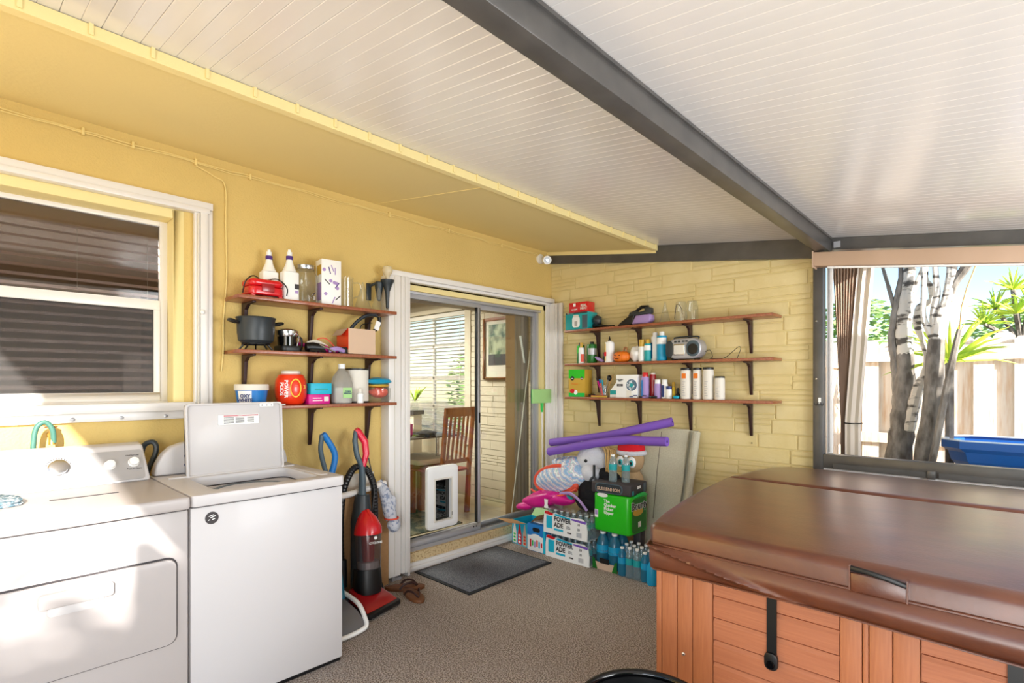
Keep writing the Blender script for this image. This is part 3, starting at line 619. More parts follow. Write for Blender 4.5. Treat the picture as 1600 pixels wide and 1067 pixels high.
for nm, p, m_, rr in (('trunk', t1, 'bark', 12), ('branch', t1u, 'bark_pale', 10), ('branch', t1b, 'bark', 8), ('branch', t1c, 'bark', 6), ('branch', t1d, 'bark_pale', 6), ('branch', t3, 'bark_pale', 8)):
    q = smoothpath(Pn(p), 4); rs = []; k = len(p)
    for i in range(len(q)): f = i / 4; a = int(min(f, k - 2)); t = f - a; rs.append(p[a][3] * (1 - t) + p[min(a + 1, k - 1)][3] * t)
    rs = [r * (1 + .07 * math.sin(i * 2.1)) for i, r in enumerate(rs)]
    MB().tube(q, rs, rr).build(nm, m_, tr1, smooth=True)
t2 =[ (2.74,5.20,-.07,.08),(2.77,5.20,0.80,0.065),(2.81,5.20,1.10,0.062),(2.83,5.20,1.35,0.060),(2.84,5.20,1.59,0.058),(2.85,5.20,1.74,0.052)]
t2u=[(2.85,5.20,1.72,0.05),(2.87,5.20,1.89,0.044),(2.91,5.20,2.03,0.037),(2.93,5.20,2.17,0.034),(2.94,5.20,2.29,0.034),(2.95,5.2,2.8,.02)]
t2b=[ (2.85,5.20,1.72,0.036),(2.81,5.20,1.79,0.025),(2.77,5.20,1.92,0.020),(2.77,5.20,2.10,0.020),(2.77,5.20,2.32,0.020),(2.75,5.2,2.7,.01)]
t2c=[ (2.84,5.20,1.79,0.036),(2.83,5.20,1.94,0.025),(2.85,5.20,2.09,0.025),(2.84,5.20,2.31,0.020),(2.83,5.2,2.7,.01)]
t2d=[ (2.93,5.20,2.08,0.026),(2.96,5.20,2.17,0.029),(3.02,5.20,2.27,0.032),(3.12,5.2,2.45,.02)]
tr2 = thing('dracaena_tree', 'slimmer tree trunk leaning right with forked branches, right of the pair', 'tree', (2.75, 5.2, -.07))
for nm, p, m_, rr in (('trunk', t2, 'bark', 10), ('branch', t2u, 'bark_pale', 9), ('branch', t2b, 'bark_pale', 7), ('branch', t2c, 'bark_pale', 7), ('branch', t2d, 'bark', 8)):
    q = smoothpath(Pn(p), 4); rs = []; k = len(p)
    for i in range(len(q)): f = i / 4; a = int(min(f, k - 2)); t = f - a; rs.append(p[a][3] * (1 - t) + p[min(a + 1, k - 1)][3] * t)
    MB().tube(q, rs, rr).build(nm, m_, tr2, smooth=True)
cs = thing('columnar_cactus', 'thin ribbed cactus stem with a dry tip leaning right of the trunks', 'cactus', (2.78, 5.1, -.07))
MB().tube([(2.78,5.10,-.07),(2.83,5.10,0.80),(2.87,5.10,1.06),(2.92,5.10,1.40),(2.96,5.10,1.63),(2.99,5.10,1.80)], [.026,.025,.025,.024,.023,.017], 7).build('stem', 'bark', cs)
MB().tube([(2.99,5.10,1.79),(3.00,5.10,1.96),(3.03,5.10,2.10),(3.08,5.10,2.26),(3.1,5.1,2.4)], .005, 5).build('tip', 'raffia', cs)
def rosette(parent, c, n, L, up=.3, seed=0, w=.02, m_='leaf'):
    r = random.Random(seed); c = Vector(c)
    for i in range(n):
        a = 2 * PI * i / n * 2.4 + r.uniform(-.2, .2); e = r.uniform(-.15, 1.25) + up * .3; l = L * r.uniform(.7, 1.1)
        d = Vector((math.cos(a) * math.cos(e), math.sin(a) * math.cos(e), math.sin(e)))
        p = [c, c + d * l * .35, c + d * l * .7 + Vector((0, 0, -.02 * l)), c + d * l + Vector((0, 0, -.12 * l))]
        MB().tube(p, [w * .6, w, w * .7, .001], 4, flat=.16).build('leaf', m_, parent)
yu = thing('yucca', 'spiky yucca with yellow-green sword leaves in front of the fence', 'plant', (2.90, 5.6, -.07))
MB().tube([(2.90, 5.6, -.07), (2.90, 5.6, 1.58)], .03, 8).build('stem', 'bark', yu); rosette(yu, (2.90, 5.6, 1.58), 40, .46, .0, 3, .013)
dc = thing('dragon_tree', 'dragon tree with clustered bright green leaf rosettes beyond the fence', 'tree', (3.3, 7.4, -.07))
MB().tube([(3.4, 7.4, -.07), (3.38, 7.35, 1.3), (3.34, 7.3, 1.8)], [.07, .05, .04], 8).build('trunk', 'bark', dc)
for i, c in enumerate([(3.15, 7.2, 2.16), (3.28, 7.2, 2.33), (3.07, 7.1, 2.0), (3.40, 7.2, 2.16), (3.30, 7.1, 2.08), (3.5, 7.3, 2.3)]):
    MB().tube([(3.34, 7.3, 1.78), (c[0] * .5 + 1.67, 7.25, (c[2] + 1.8) / 2), c], [.03, .022, .02], 6).build('branch', 'bark', dc); rosette(dc, c, 30, .25, .6, 10 + i, .009)
def crown(name, lab, cat, c, r, n, ls, m_, seed, trunk=True, group=None, sq=(1, 1, 1)):
    rr = random.Random(seed); t = thing(name, lab, cat, (c[0], c[1], -.07), group); mb_ = MB()
    for i in range(n):
        a = rr.uniform(0, 2 * PI); u = rr.uniform(-1, 1); k = r * rr.uniform(.55, 1.0) ** .5; s = math.sqrt(1 - u * u)
        p = Vector((c[0] + k * s * math.cos(a) * sq[0], c[1] + k * s * math.sin(a) * sq[1], c[2] + k * u * sq[2]))
        q = Matrix.Rotation(rr.uniform(0, 6), 3, 'Z') @ Matrix.Rotation(rr.uniform(0, 6), 3, 'X'); l = ls * rr.uniform(.6, 1.2)
        vs = [p + q @ Vector(v) for v in ((-l, 0, 0), (0, -l * .35, 0), (l, 0, 0), (0, l * .35, 0))]; mb_.add(vs, [(0, 1, 2, 3)])
    f = mb_.build('foliage', m_, t); f['kind'] = 'stuff'
    MB().tube([(c[0], c[1], -.07), (c[0], c[1], c[2])], [.09, .05], 8).build('trunk', 'bark', t); return t
crown('garden_tree', 'round pale green tree crown behind the fence at left', 'tree', (1.35, 10.5, 2.0), .85, 1600, .09, 'leaf_far', 1)
crown('garden_tree', 'low green tree crown behind the fence beside the dragon tree', 'tree', (3.4, 11.6, 1.7), .9, 1600, .09, 'leaf_far', 2)
crown('garden_tree', 'pale green tree seen through the dining room blind', 'tree', (-2.2, 8.3, 1.2), 1.2, 1500, .10, 'leaf_far', 4)
crown('garden_tree', 'pale green tree further left behind the dining room window', 'tree', (-5.4, 9.0, 1.2), 1.5, 1500, .11, 'leaf_far', 6)
# blue wheelbarrow tub
bb = thing('wheelbarrow', 'blue plastic wheelbarrow tray standing by the fence', 'wheelbarrow', (3.35, 5.6, -.07))
def tray(z0, z1, gx, gy): return z0
tp = [(2.86, 5.42), (2.98, 5.28), (3.85, 5.25), (3.98, 5.4), (3.98, 5.8), (3.85, 5.95), (2.98, 5.92), (2.86, 5.78)]
cx, cy = 3.45, 5.6
def sc_(p, k): return [(cx + (a - cx) * k, cy + (b - cy) * k) for a, b in p]
m_ = MB()
for (k0, z0, k1, z1) in ((.72, .62, .82, .74), (.82, .74, .90, .80), (.90, .80, .93, .87), (.93, .87, 1.0, .90), (1.0, .90, 1.0, .955)):
    a, b = sc_(tp, k0), sc_(tp, k1); n = len(a)
    m_.add([(x, y, z0) for x, y in a] + [(x, y, z1) for x, y in b], [(i, (i + 1) % n, n + (i + 1) % n, n + i) for i in range(n)])
m_.add([(x, y, .62) for x, y in sc_(tp, .72)], [tuple(range(8))])
m_.build('tray', 'bin_blue', bb)
m_ = MB(); ring_wall(m_, sc_(tp, 1.0), sc_(tp, .93), .953, .965); m_.build('rim', 'bin_lid', bb, bev=.003)
for sy in (5.45, 5.75): MB().tube([(2.95, sy, -.07), (3.05, sy, .60), (3.9, sy, .62)], .02, 8).build('leg', 'steel', bb, smooth=True)
MB().lathe([(.18, -.04), (.2, 0), (.18, .04)], 20, T(3.95, 5.6, .14, rx=PI / 2)).build('wheel', 'rubber', bb, smooth=True)
tp2 = box(3.15, 3.9, 5.02, 5.16, .62, .80); tag(tp2.build('planter_trough', 'bin_cyan', bev=.01), 'turquoise trough in front of the blue wheelbarrow', 'planter')
box_leg = MB().box(3.2, 3.85, 5.04, 5.14, -.07, .62); tag(box_leg.build('trough_stand', 'fence_wood'), 'wooden stand under the turquoise trough', 'stand')
# tied curtain outside
ct = thing('outdoor_curtain', 'brown and beige pleated outdoor curtain tied together near its foot', 'curtain', (2.40, 4.6, .5))
def gather(x0t, x1t, x0b, x1b, n, amp, m_, nm, ytop=4.6):
    prof = []; Z = [2.36, 2.1, 1.8, 1.5, 1.3, 1.12, 1.0, .6]; vs = []; fs = []; N = n * 4
    for j, z in enumerate(Z):
        t = min(1, (2.36 - z) / (2.36 - 1.12)); a = x0t + (x0b - x0t) * t ** .9; b = x1t + (x1b - x1t) * t ** .9; am = amp * (1 - .6 * t)
        for i in range(N + 1):
            u = i / N; vs.append((a + (b - a) * u, ytop + am * math.sin(u * n * 2 * PI), z))
        for i in range(N, -1, -1):
            u = i / N; vs.append((a + (b - a) * u, ytop + .02 + am * math.sin(u * n * 2 * PI), z))
    K = 2 * (N + 1)
    for j in range(len(Z) - 1):
        for i in range(K): fs.append((j * K + i, j * K + (i + 1) % K, (j + 1) * K + (i + 1) % K, (j + 1) * K + i))
    return MB().add(vs, fs).build(nm, m_, ct, smooth=True)
gather(2.275, 2.475, 2.33, 2.375, 9, .028, 'curtain_brown', 'pleated_cloth'); gather(2.455, 2.555, 2.365, 2.462, 2, .012, 'curtain_beige', 'cloth_panel', 4.57)
MB().tube([(2.365, 4.55, 1.105), (2.42, 4.545, 1.103), (2.468, 4.555, 1.105), (2.468, 4.61, 1.105), (2.36, 4.63, 1.105)], .004, 6, closed=True).build('tie', 'black', ct)
MB().tube([(2.2, 4.6, 2.365), (2.65, 4.6, 2.365)], .012, 8).build('rod', 'bronze', ct)
# roller shade cassette inside the opening
rs = thing('roller_shade', 'rolled tan shade cassette under the dark header of the garden opening', 'shade', (3.8, D - .1, 2.0))
slopebox(2.325, XE - .1, D - .13, D - .047, 2.170, 2.262, .134).build('cassette', 'roller_tan', rs, bev=.006)
slopebox(2.318, 2.326, D - .135, D - .045, 2.160, 2.270, .134).build('end_cap', 'roller_tan', rs)
slopebox(2.40, XE - .1, D - .10, D - .08, 2.150, 2.172, .134).build('hem_bar', 'white', rs)
# unseen leaf mass added to block the low sun and dapple its patch
hd = thing('shade_hedge', 'unseen leafy screen added east of the patio to block the low sun', 'shade_hedge', (7.0, 0, -.07))
rr = random.Random(9); mb_ = MB()
for i in range(9000):
    x = rr.uniform(6.6, 7.3); y = rr.uniform(-3.0, 4.2); z = rr.uniform(.0, 3.12 + .12 * math.sin(y * 5) + .1 * math.sin(y * 11)); l = rr.uniform(.07, .13)
    q = Matrix.Rotation(rr.uniform(0, 6), 3, 'Z') @ Matrix.Rotation(rr.uniform(0, 6), 3, 'X'); p = Vector((x, y, z))
    mb_.add([p + q @ Vector(v) for v in ((-l, 0, 0), (0, -l * .4, 0), (l, 0, 0), (0, l * .4, 0))], [(0, 1, 2, 3)])
f = mb_.build('foliage', 'leaf_dark', hd); f['kind'] = 'stuff'
box(6.75, 7.15, -3.0, 4.2, -.07, 2.95).build('core', 'leaf_dark', hd)
# ================================================================== APPLIANCES
def rprism(name, m, parent, a0, a1, b0, b1, r, d0, d1, F, bev=0, label=None):
    return MB().prism(rrect(a0, a1, b0, b1, r), d0, d1, F).build(name, m, parent, bev=bev, smooth=True, label=label)
# dryer
dy = thing('dryer', 'silver-grey front-loading clothes dryer with two small knobs and one large knob, in the sun patch', 'dryer', (.45, .30, 0))
YD0, YD1 = -.078, .652
box(.13, .826, YD0, YD1, .015, .885).build('cabinet', 'enamel', dy, bev=.008)
box(.13, .85, YD0 - .002, YD1 + .002, .888, .940).build('top_panel', 'enamel', dy, bev=.012, seg=3)
box(.13, .835, YD0 + .01, YD1 - .01, .884, .889).build('seam', 'seam_dark', dy)
F = FL(0)
ddr = rprism('door', 'enamel', dy, YD0 + .06, YD1 - .045, .36, .700, .035, .826, .842, F, bev=.005)
rprism('door_gap', 'seam_dark', dy, YD0 + .054, YD1 - .039, .354, .706, .038, .824, .8275, F)
MB().prism(rrect(.19, .40, .620, .672, .012), .842, .868, F).build('handle', 'enamel', ddr, bev=.006)
MB().prism(rrect(.215, .375, .585, .622, .016), .842, .848, F).build('handle_recess', 'enamel_white', ddr, bev=.002)
box(.52, .60, .27, .48, .938, .9425).build('lint_slot', 'seam_dark', dy) if False else box(.525, .540, .25, .47, .938, .9415).build('lint_slot', 'seam_dark', dy)
tiltF = frame((.30, 0, .935), (0, 1, 0), (-.52, 0, 1))   # console leans back
cons = MB().hexa([(.13, YD0 + .01, .94), (.285, YD0 + .01, .94), (.285, YD1 - .012, .94), (.13, YD1 - .012, .94), (.13, YD0 + .02, 1.115), (.20, YD0 + .02, 1.105), (.20, YD1 - .03, 1.105), (.13, YD1 - .03, 1.115)])
dcon = cons.build('console', 'enamel_white', dy, bev=.012, seg=3)
CF = frame((.286, 0, .94), (0, 1, 0), (-.085, 0, .165))
rprism('control_panel', 'console_silver', dcon, YD0 + .03, YD1 - .035, .012, .158, .012, .0, .003, CF)
def knob(y, z, r, h, m, par):
    MB().lathe([(r * 1.15, 0), (r * 1.1, .003), (r, .004), (r * .93, h), (r * .6, h + .002), (0, h + .002)], 24, CF @ T(y, z, .003)).build('knob', m, par, smooth=True)
knob(.307, .098, .034, .026, 'steel', dcon); knob(.487, .092, .020, .02, 'white', dcon); knob(.578, .096, .020, .02, 'white', dcon)
for i in range(12):
    a = .4 + i * 2.4 / 11; MB().box(-.002, .002, .0, .004, 0, .0012, CF @ T(.307 + .043 * math.cos(a), .098 + .043 * math.sin(a), .0025)).build('dial_mark', 'seam_dark', dcon)
text('TEMPERATURE', CF, .575, .131, .008, 'seam_dark', dcon, d=.0035); text('Push to Start', CF, .578, .064, .011, 'seam_dark', dcon, d=.0035)
for yy in (YD0 + .05, YD1 - .05): MB().lathe([(.02, 0), (.02, .02)], 10, T(.75, yy, 0)).build('foot', 'black', dy)
# folded cloth
cl = thing('folded_cloth', 'folded blue and white checked cloth lying on the dryer top', 'cloth', (.47, .08, .941))
def slab(name, m, cx_, cy_, sx, sy, z0, h, r_, par, seed):
    rd_ = random.Random(seed); n = 28; out = []
    for k, (s, z) in enumerate(((.96, z0), (1.0, z0 + h * .3), (1.0, z0 + h * .7), (.93, z0 + h))):
        for i in range(n):
            a = 2 * PI * i / n; c_, s_ = math.cos(a), math.sin(a); q = (abs(c_) ** 4 + abs(s_) ** 4) ** -.25
            w_ = 1 + .03 * math.sin(3 * a + seed); x = sx * s * q * c_ * w_; y = sy * s * q * s_ * w_
            out.append((cx_ + x * math.cos(r_) - y * math.sin(r_), cy_ + x * math.sin(r_) + y * math.cos(r_), z + (.002 * math.sin(4 * a + k) if k > 1 else 0)))
    fs = [(j * n + i, j * n + (i + 1) % n, (j + 1) * n + (i + 1) % n, (j + 1) * n + i) for j in range(3) for i in range(n)] + [tuple(range(n - 1, -1, -1)), tuple(range(3 * n, 4 * n))]
    return MB().add(out, fs).build(name, m, par, smooth=True)
slab('fold', 'denim', .47, .07, .12, .10, .941, .011, .2, cl, 1); slab('fold', 'denim', .475, .072, .115, .095, .952, .011, .25, cl, 2)

# washer
wa = thing('washer', 'white top-loading washing machine with its lid standing open', 'washing machine', (.45, 1.0, 0))
YW0, YW1 = .662, 1.342
box(.13, .815, YW0, YW1, .02, .885).build('cabinet', 'enamel_white', wa, bev=.008)
box(.14, .80, YW0 + .005, YW1 - .005, .0, .025).build('base', 'black', wa)
# top deck with opening
ring = MB(); FT = frame((0, 0, 0), (1, 0, 0), (0, 1, 0))
outer = rrect(.13, .835, YW0 - .002, YW1 + .002, .02); inner = rrect(.36, .765, .775, 1.245, .05)
ring_wall(ring, outer, inner, .889, .938, None)
ring.build('top_deck', 'enamel_white', wa, bev=.006, seg=2)
box(.14, .82, YW0 + .006, YW1 - .006, .884, .890).build('seam', 'seam_dark', wa) if False else None
m_ = MB(); ring_wall(m_, rrect(.14, .822, YW0 + .005, YW1 - .005, .02), inner, .884, .8895); m_.build('seam', 'seam_dark', wa)
m_ = MB(); cxx, cyy = .5625, 1.01
ring_wall(m_, arc(cxx, cyy, .195, 0, 2 * PI, 28)[:-1], arc(cxx, cyy, .165, 0, 2 * PI, 28)[:-1], .868, .886); m_.build('tub_ring', 'slate', wa, smooth=True)
m_ = MB(); m_.lathe([(.17, .868), (.165, .60), (0, .60)], 28, T(cxx, cyy, 0), cap=False); m_.build('drum', 'steel', wa, smooth=True)
box(.30, .335, .70, 1.31, .937, .944).build('ridge', 'enamel_white', wa, bev=.003)
box(.40, .74, 1.262, 1.300, .937, .941).build('ridge', 'enamel_white', wa, bev=.002)
# console with arched outline
cpoly = [(YW0 + .005, .94), (YW1 - .01, .94)] + [(YW1 - .022, 1.0), (YW1 - .045, 1.045), (YW1 - .08, 1.078), (YW1 - .13, 1.095), (YW1 - .2, 1.103), (1.0, 1.107), (YW0 + .2, 1.103), (YW0 + .13, 1.095), (YW0 + .08, 1.078), (YW0 + .045, 1.045), (YW0 + .02, 1.0)]
wcon = MB().prism([(a, b) for a, b in cpoly], .13, .205, FL(0)).build('console', 'enamel_white', wa, bev=.012, seg=3)
CW = FL(.2055)
for yy, zz in ((.80, .985), (.80, 1.03), (.85, .985)): MB().lathe([(.004, 0), (.004, .001)], 10, CW @ T(yy, zz, 0)).build('indicator', 'navy', wcon)
MB().lathe([(.018, 0), (.016, .016), (0, .016)], 20, CW @ T(1.28, 1.0, 0)).build('knob', 'black', wcon, smooth=True)
MB().lathe([(.012, 0), (.012, .003)], 16, CW @ T(.82, 1.055, 0)).build('emblem', 'navy', wcon)
# lid
lid = MB(); LO = (.335, 0, .925); LF = frame(LO, (0, 1, 0), (-.075, 0, .9))
lo_ = rrect(.775, 1.25, .0, .375, .02); lid.prism(lo_, -.022, -.006, LF); ring_wall(lid, lo_, rrect(.785, 1.24, .01, .365, .016), -.022, .010, LF)
lo = lid.build('lid', 'enamel_white', wa, bev=.003)
patch('warning_label', LF, .925, 1.125, .262, .312, 'white', lo, d=.001, d0=-.0065); 
patch('label_stripe', LF, .950, 1.122, .303, .310, 'red_dark', lo, d=.0018, d0=-.006)
for c in range(3):
    for r in range(6): patch('label_text', LF, .95 + c * .058, .95 + c * .058 + .05 - .008 * ((r * 3 + c) % 3), .296 - r * .0055, .2985 - r * .0055, 'seam_dark', lo, d=.0018, d0=-.006)
text('WARNING', LF, 1.03, .3065, .005, 'white', lo, d=.0025)
patch('hinge_plate', LF, 1.13, 1.20, .350, .368, 'white', lo, d=.012, d0=-.006)
for yy in (1.14, 1.165, 1.19): MB().lathe([(.003, 0), (.003, .001)], 8, LF @ T(yy, .357, .012)).build('screw_hole', 'seam_dark', lo)
# round badge (dark ring, pale globe strokes)
EF = FL(.8155, .742, .832)
MB().lathe([(.026, 0), (.026, .0015), (0, .0015)], 28, EF).build('badge', 'seam_dark', wa)
for i, (a, b, w_, t_) in enumerate(((-.012, .006, .020, .25), (-.006, -.001, .018, .3), (.001, -.009, .012, .3), (-.014, -.010, .007, .3), (.006, .004, .009, .3))):
    MB().box(0, w_, 0, .0035, .0015, .0022, EF @ T(a, b, 0, rz=t_)).build('badge_stroke', 'white', wa)

# ------------------------------------------------ tap and hose behind the dryer
tp_ = thing('garden_tap', 'brass wall tap with a dark green hose looping over it behind the dryer', 'tap', (.0, .30, 1.10))
MB().tube([(0, .30, 1.16), (.06, .30, 1.16), (.085, .30, 1.15), (.09, .30, 1.12)], [.013, .012, .013, .014], 10).build('spout', 'brass', tp_, smooth=True)
MB().tube([(.05, .30, 1.16), (.05, .30, 1.195)], .006, 8).build('stem', 'brass', tp_)
MB().lathe([(.022, 0), (.024, .004), (.022, .008)], 8, T(.05, .30, 1.195)).build('handle', 'copper_tape', tp_)
MB().tube(smoothpath([(.09, .305, 1.13), (.10, .30, 1.19), (.10, .275, 1.225), (.10, .245, 1.20), (.10, .235, 1.12), (.10, .235, 1.0), (.09, .24, .7)], 6), .011, 10).build('hose', 'hose_green', tp_, smooth=True)
hs = MB().tube(smoothpath([(.07, .64, 1.02), (.07, .655, 1.085), (.09, .69, 1.10), (.095, .70, 1.05), (.09, .655, .9), (.08, .655, .6)], 6), .013, 8)
tag(hs.build('drain_hose', 'charcoal', smooth=True, org=(.08, .66, .6)), 'grey drain hose bulging up between dryer and washer', 'hose')

# ================================================================== LEFT SHELVES
def lshelf(zt, lab, ys=(1.155, 1.555, 1.965)):
    s = thing('wall_shelf', lab, 'shelf', (.11, 1.56, zt - .02), 'wooden shelves on the stucco wall')
    box(.001, .228, 1.052, 2.065, zt - .020, zt).build('board', 'shelf_wood2', s, bev=.002)
    for y in ys:
        b = MB(); b.prism([(.001, zt - .265), (.012, zt - .265), (.035, zt - .16), (.05, zt - .06), (.09, zt - .034), (.17, zt - .030), (.17, zt - .0205), (.001, zt - .0205)], y - .010, y + .010, Matrix(((1, 0, 0, 0), (0, 0, 1, 0), (0, 1, 0, 0), (0, 0, 0, 1))))
        b.build('bracket', 'bracket', s, bev=.002)
    return s
lshelf(1.888, 'reddish wooden shelf, top of the three on the stucco wall'); lshelf(1.587, 'reddish wooden shelf, middle of the three on the stucco wall'); lshelf(1.272, 'reddish wooden shelf, lowest of the three on the stucco wall')

Z1, Z2, Z3 = 1.889, 1.588, 1.273
# waffle maker
wm = thing('waffle_maker', 'red clamshell waffle maker with black cord on top shelf', 'waffle maker', (.13, 1.21, Z1))
MB().prism(rrect(.05, .21, 1.12, 1.31, .035), Z1 + .012, Z1 + .058).build('base', 'red', wm, bev=.008, seg=3); MB().prism(rrect(.05, .21, 1.12, 1.31, .035), Z1 + .060, Z1 + .102).build('lid', 'red', wm, bev=.018, seg=3)
box(.195, .215, 1.18, 1.25, Z1 + .030, Z1 + .075).build('latch', 'red_dark', wm, bev=.003)
for sx in (.07, .19):
    for sy in (1.14, 1.29): box(sx - .01, sx + .01, sy - .01, sy + .01, Z1, Z1 + .013).build('foot', 'red', wm)
MB().tube(smoothpath([(.15, 1.10, Z1 + .02), (.18, 1.105, Z1 + .08), (.17, 1.15, Z1 + .118), (.13, 1.22, Z1 + .106), (.15, 1.29, Z1 + .12), (.20, 1.325, Z1 + .07), (.2, 1.325, Z1 + .02)], 6), .0035, 6).build('cord', 'black', wm, smooth=True)
def spray(y, x, h, lab):
    t = thing('white_bottle', lab, 'bottle', (x, y, Z1), 'white bottles with purple collars')
    MB().prism(rrect(x - .035, x + .035, y - .047, y + .047, .015), Z1, Z1 + h * .56).build('body', 'white', t, bev=.006)
    MB().lathe([(.042, h * .56), (.034, h * .62), (.022, h * .72), (.018, h * .79), (.018, h * .87)], 16, T(x, y, Z1)).build('shoulder', 'white', t, smooth=True)
    MB().lathe([(.0195, h * .80), (.0195, h * .875)], 16, T(x, y, Z1)).build('collar', 'purple_core', t)
    MB().lathe([(.012, h * .875), (.015, h * .90), (.015, h * .955), (.009, h * .96), (.009, h)], 14, T(x, y, Z1)).build('cap', 'white', t, smooth=True)
    return t
spray(1.27, .085, .30, 'white bottle with purple collar, half hidden behind the red waffle maker')
b2 = spray(1.363, .15, .305, 'white bottle with purple collar and dark label patch beside the glass jar')
BF = FL(.1855, 1.363, Z1); patch('label', BF, .016, .042, .07, .10, 'seam_dark', b2); patch('label', BF, .018, .036, .045, .062, 'lavender', b2)
gj = thing('glass_dispenser', 'large glass drink dispenser with silver screw lid and spigot', 'jar', (.11, 1.478, Z1))
MB().lathe([(.062, 0), (.072, .01), (.074, .12), (.07, .17), (.055, .20), (.052, .212)], 24, T(.11, 1.478, Z1), cap=False).build('jar', 'glass_clear', gj, smooth=True)
MB().lathe([(.058, .208), (.060, .212), (.060, .232), (.056, .236), (0, .236)], 24, T(.11, 1.478, Z1)).build('lid', 'steel', gj, smooth=True)
MB().tube([(.182, 1.49, Z1 + .035), (.205, 1.49, Z1 + .035), (.207, 1.49, Z1 + .015)], .006, 8).build('spigot', 'chrome', gj, smooth=True); MB().tube([(.196, 1.48, Z1 + .04), (.196, 1.50, Z1 + .066)], .004, 6).build('lever', 'chrome', gj)
# purple printed box
pb = thing('gadget_box', 'tall white box printed with purple kitchen gadgets on top shelf', 'box', (.14, 1.62, Z1))
TB = T(.125, 1.622, Z1, rz=-.10); box(-.05, .05, -.062, .062, 0, .285, TB).build('carton', 'white', pb, bev=.001)
PF = TB @ FL(.0505); rr = random.Random(3)
for i in range(13):
    a, b = rr.uniform(-.05, .045), rr.uniform(.02, .25); c = rr.choice(['lavender', 'purple_core', 'seam_dark', 'lavender'])
    if i % 2: MB().lathe([(.011, 0), (.011, .001)], 12, PF @ T(a, b, 0)).build('print', c, pb)
    else: MB().box(-.003, .003, -.022, .022, 0, .001, PF @ T(a, b, 0, rz=rr.uniform(-1, 1))).build('print', c, pb)
patch('print', TB @ frame((0, -.0625, 0), (1, 0, 0), (0, 0, 1)), -.02, .045, .19, .25, 'gold', pb); patch('print', TB @ frame((0, -.0625, 0), (1, 0, 0), (0, 0, 1)), -.03, .04, .03, .14, 'lavender', pb)
gp = thing('glass_pitcher', 'tall clear glass pitcher with handle right of the printed box', 'pitcher', (.12, 1.745, Z1))
MB().lathe([(.042, 0), (.045, .01), (.047, .19), (.050, .20)], 20, T(.12, 1.745, Z1), cap=False).build('body', 'glass_clear', gp, smooth=True); MB().lathe([(.042, .001), (0, .001)], 20, T(.12, 1.745, Z1), cap=False).build('base', 'glass_clear', gp)
MB().tube(smoothpath([(.14, 1.79, Z1 + .17), (.15, 1.83, Z1 + .165), (.15, 1.835, Z1 + .10), (.14, 1.79, Z1 + .07)], 5), .005, 8).build('handle', 'glass_clear', gp, smooth=True)
for i, (y, h, lab) in enumerate(((1.862, .185, 'clear glass cone ornament on top shelf, left of the pair'), (1.985, .165, 'clear glass cone ornament at the right end of the top shelf'))):
    tag(MB().lathe([(.058, 0), (.056, .006), (.030, h * .5), (.004, h)], 20, T(.13, y, Z1)).build('glass_cone', 'glass_clear', smooth=True), lab, 'ornament', 'clear glass cones')

# mid shelf
pt = thing('cooking_pot', 'dark grey cooking pot with two loop handles on a wire trivet', 'pot', (.14, 1.175, Z2))
px, py = .14, 1.175
MB().lathe([(.075, .04), (.092, .055), (.098, .10), (.101, .175), (.106, .182), (.104, .186), (.094, .178), (.09, .06), (0, .06)], 28, T(px, py, Z2), cap=False).build('body', 'charcoal', pt, smooth=True)
for s in (-1, 1): MB().tube(smoothpath([(px - .02, py + s * .10, Z2 + .155), (px - .025, py + s * .135, Z2 + .165), (px + .025, py + s * .14, Z2 + .162), (px + .02, py + s * .10, Z2 + .150)], 4), .009, 8).build('handle', 'black', pt, smooth=True)
MB().tube([(px + .07 * math.cos(i * PI / 8), py + .07 * math.sin(i * PI / 8), Z2 + .036) for i in range(16)], .004, 6, closed=True).build('trivet_ring', 'black', pt)
for i in range(5):
    a = i * 2 * PI / 5 + .3; MB().tube([(px + .06 * math.cos(a), py + .06 * math.sin(a), Z2 + .04), (px + .088 * math.cos(a), py + .092 * math.sin(a), Z2 + .004)], .005, 6).build('leg', 'black', pt)
cm = thing('small_appliance', 'small black appliance with dented steel lid beside the pot', 'appliance', (.12, 1.36, Z2))
MB().prism(rrect(.06, .20, 1.30, 1.425, .03), Z2, Z2 + .035).build('base', 'black', cm, bev=.006); MB().lathe([(.052, .035), (.055, .09)], 20, T(.12, 1.362, Z2)).build('body', 'black_gloss', cm, smooth=True)
MB().lathe([(.057, .09), (.062, .1), (.062, .125), (.05, .135), (0, .137)], 20, T(.12, 1.362, Z2)).build('lid', 'steel', cm, smooth=True)
MB().tube(smoothpath([(.17, 1.395, Z2 + .11), (.195, 1.40, Z2 + .09), (.19, 1.39, Z2 + .03)], 4), .0035, 6).build('clip', 'steel', cm, smooth=True)
MB().tube(smoothpath([(.13, 1.41, Z2 + .10), (.14, 1.44, Z2 + .08), (.13, 1.445, Z2 + .02)], 4), .007, 8).build('handle', 'black', cm, smooth=True)
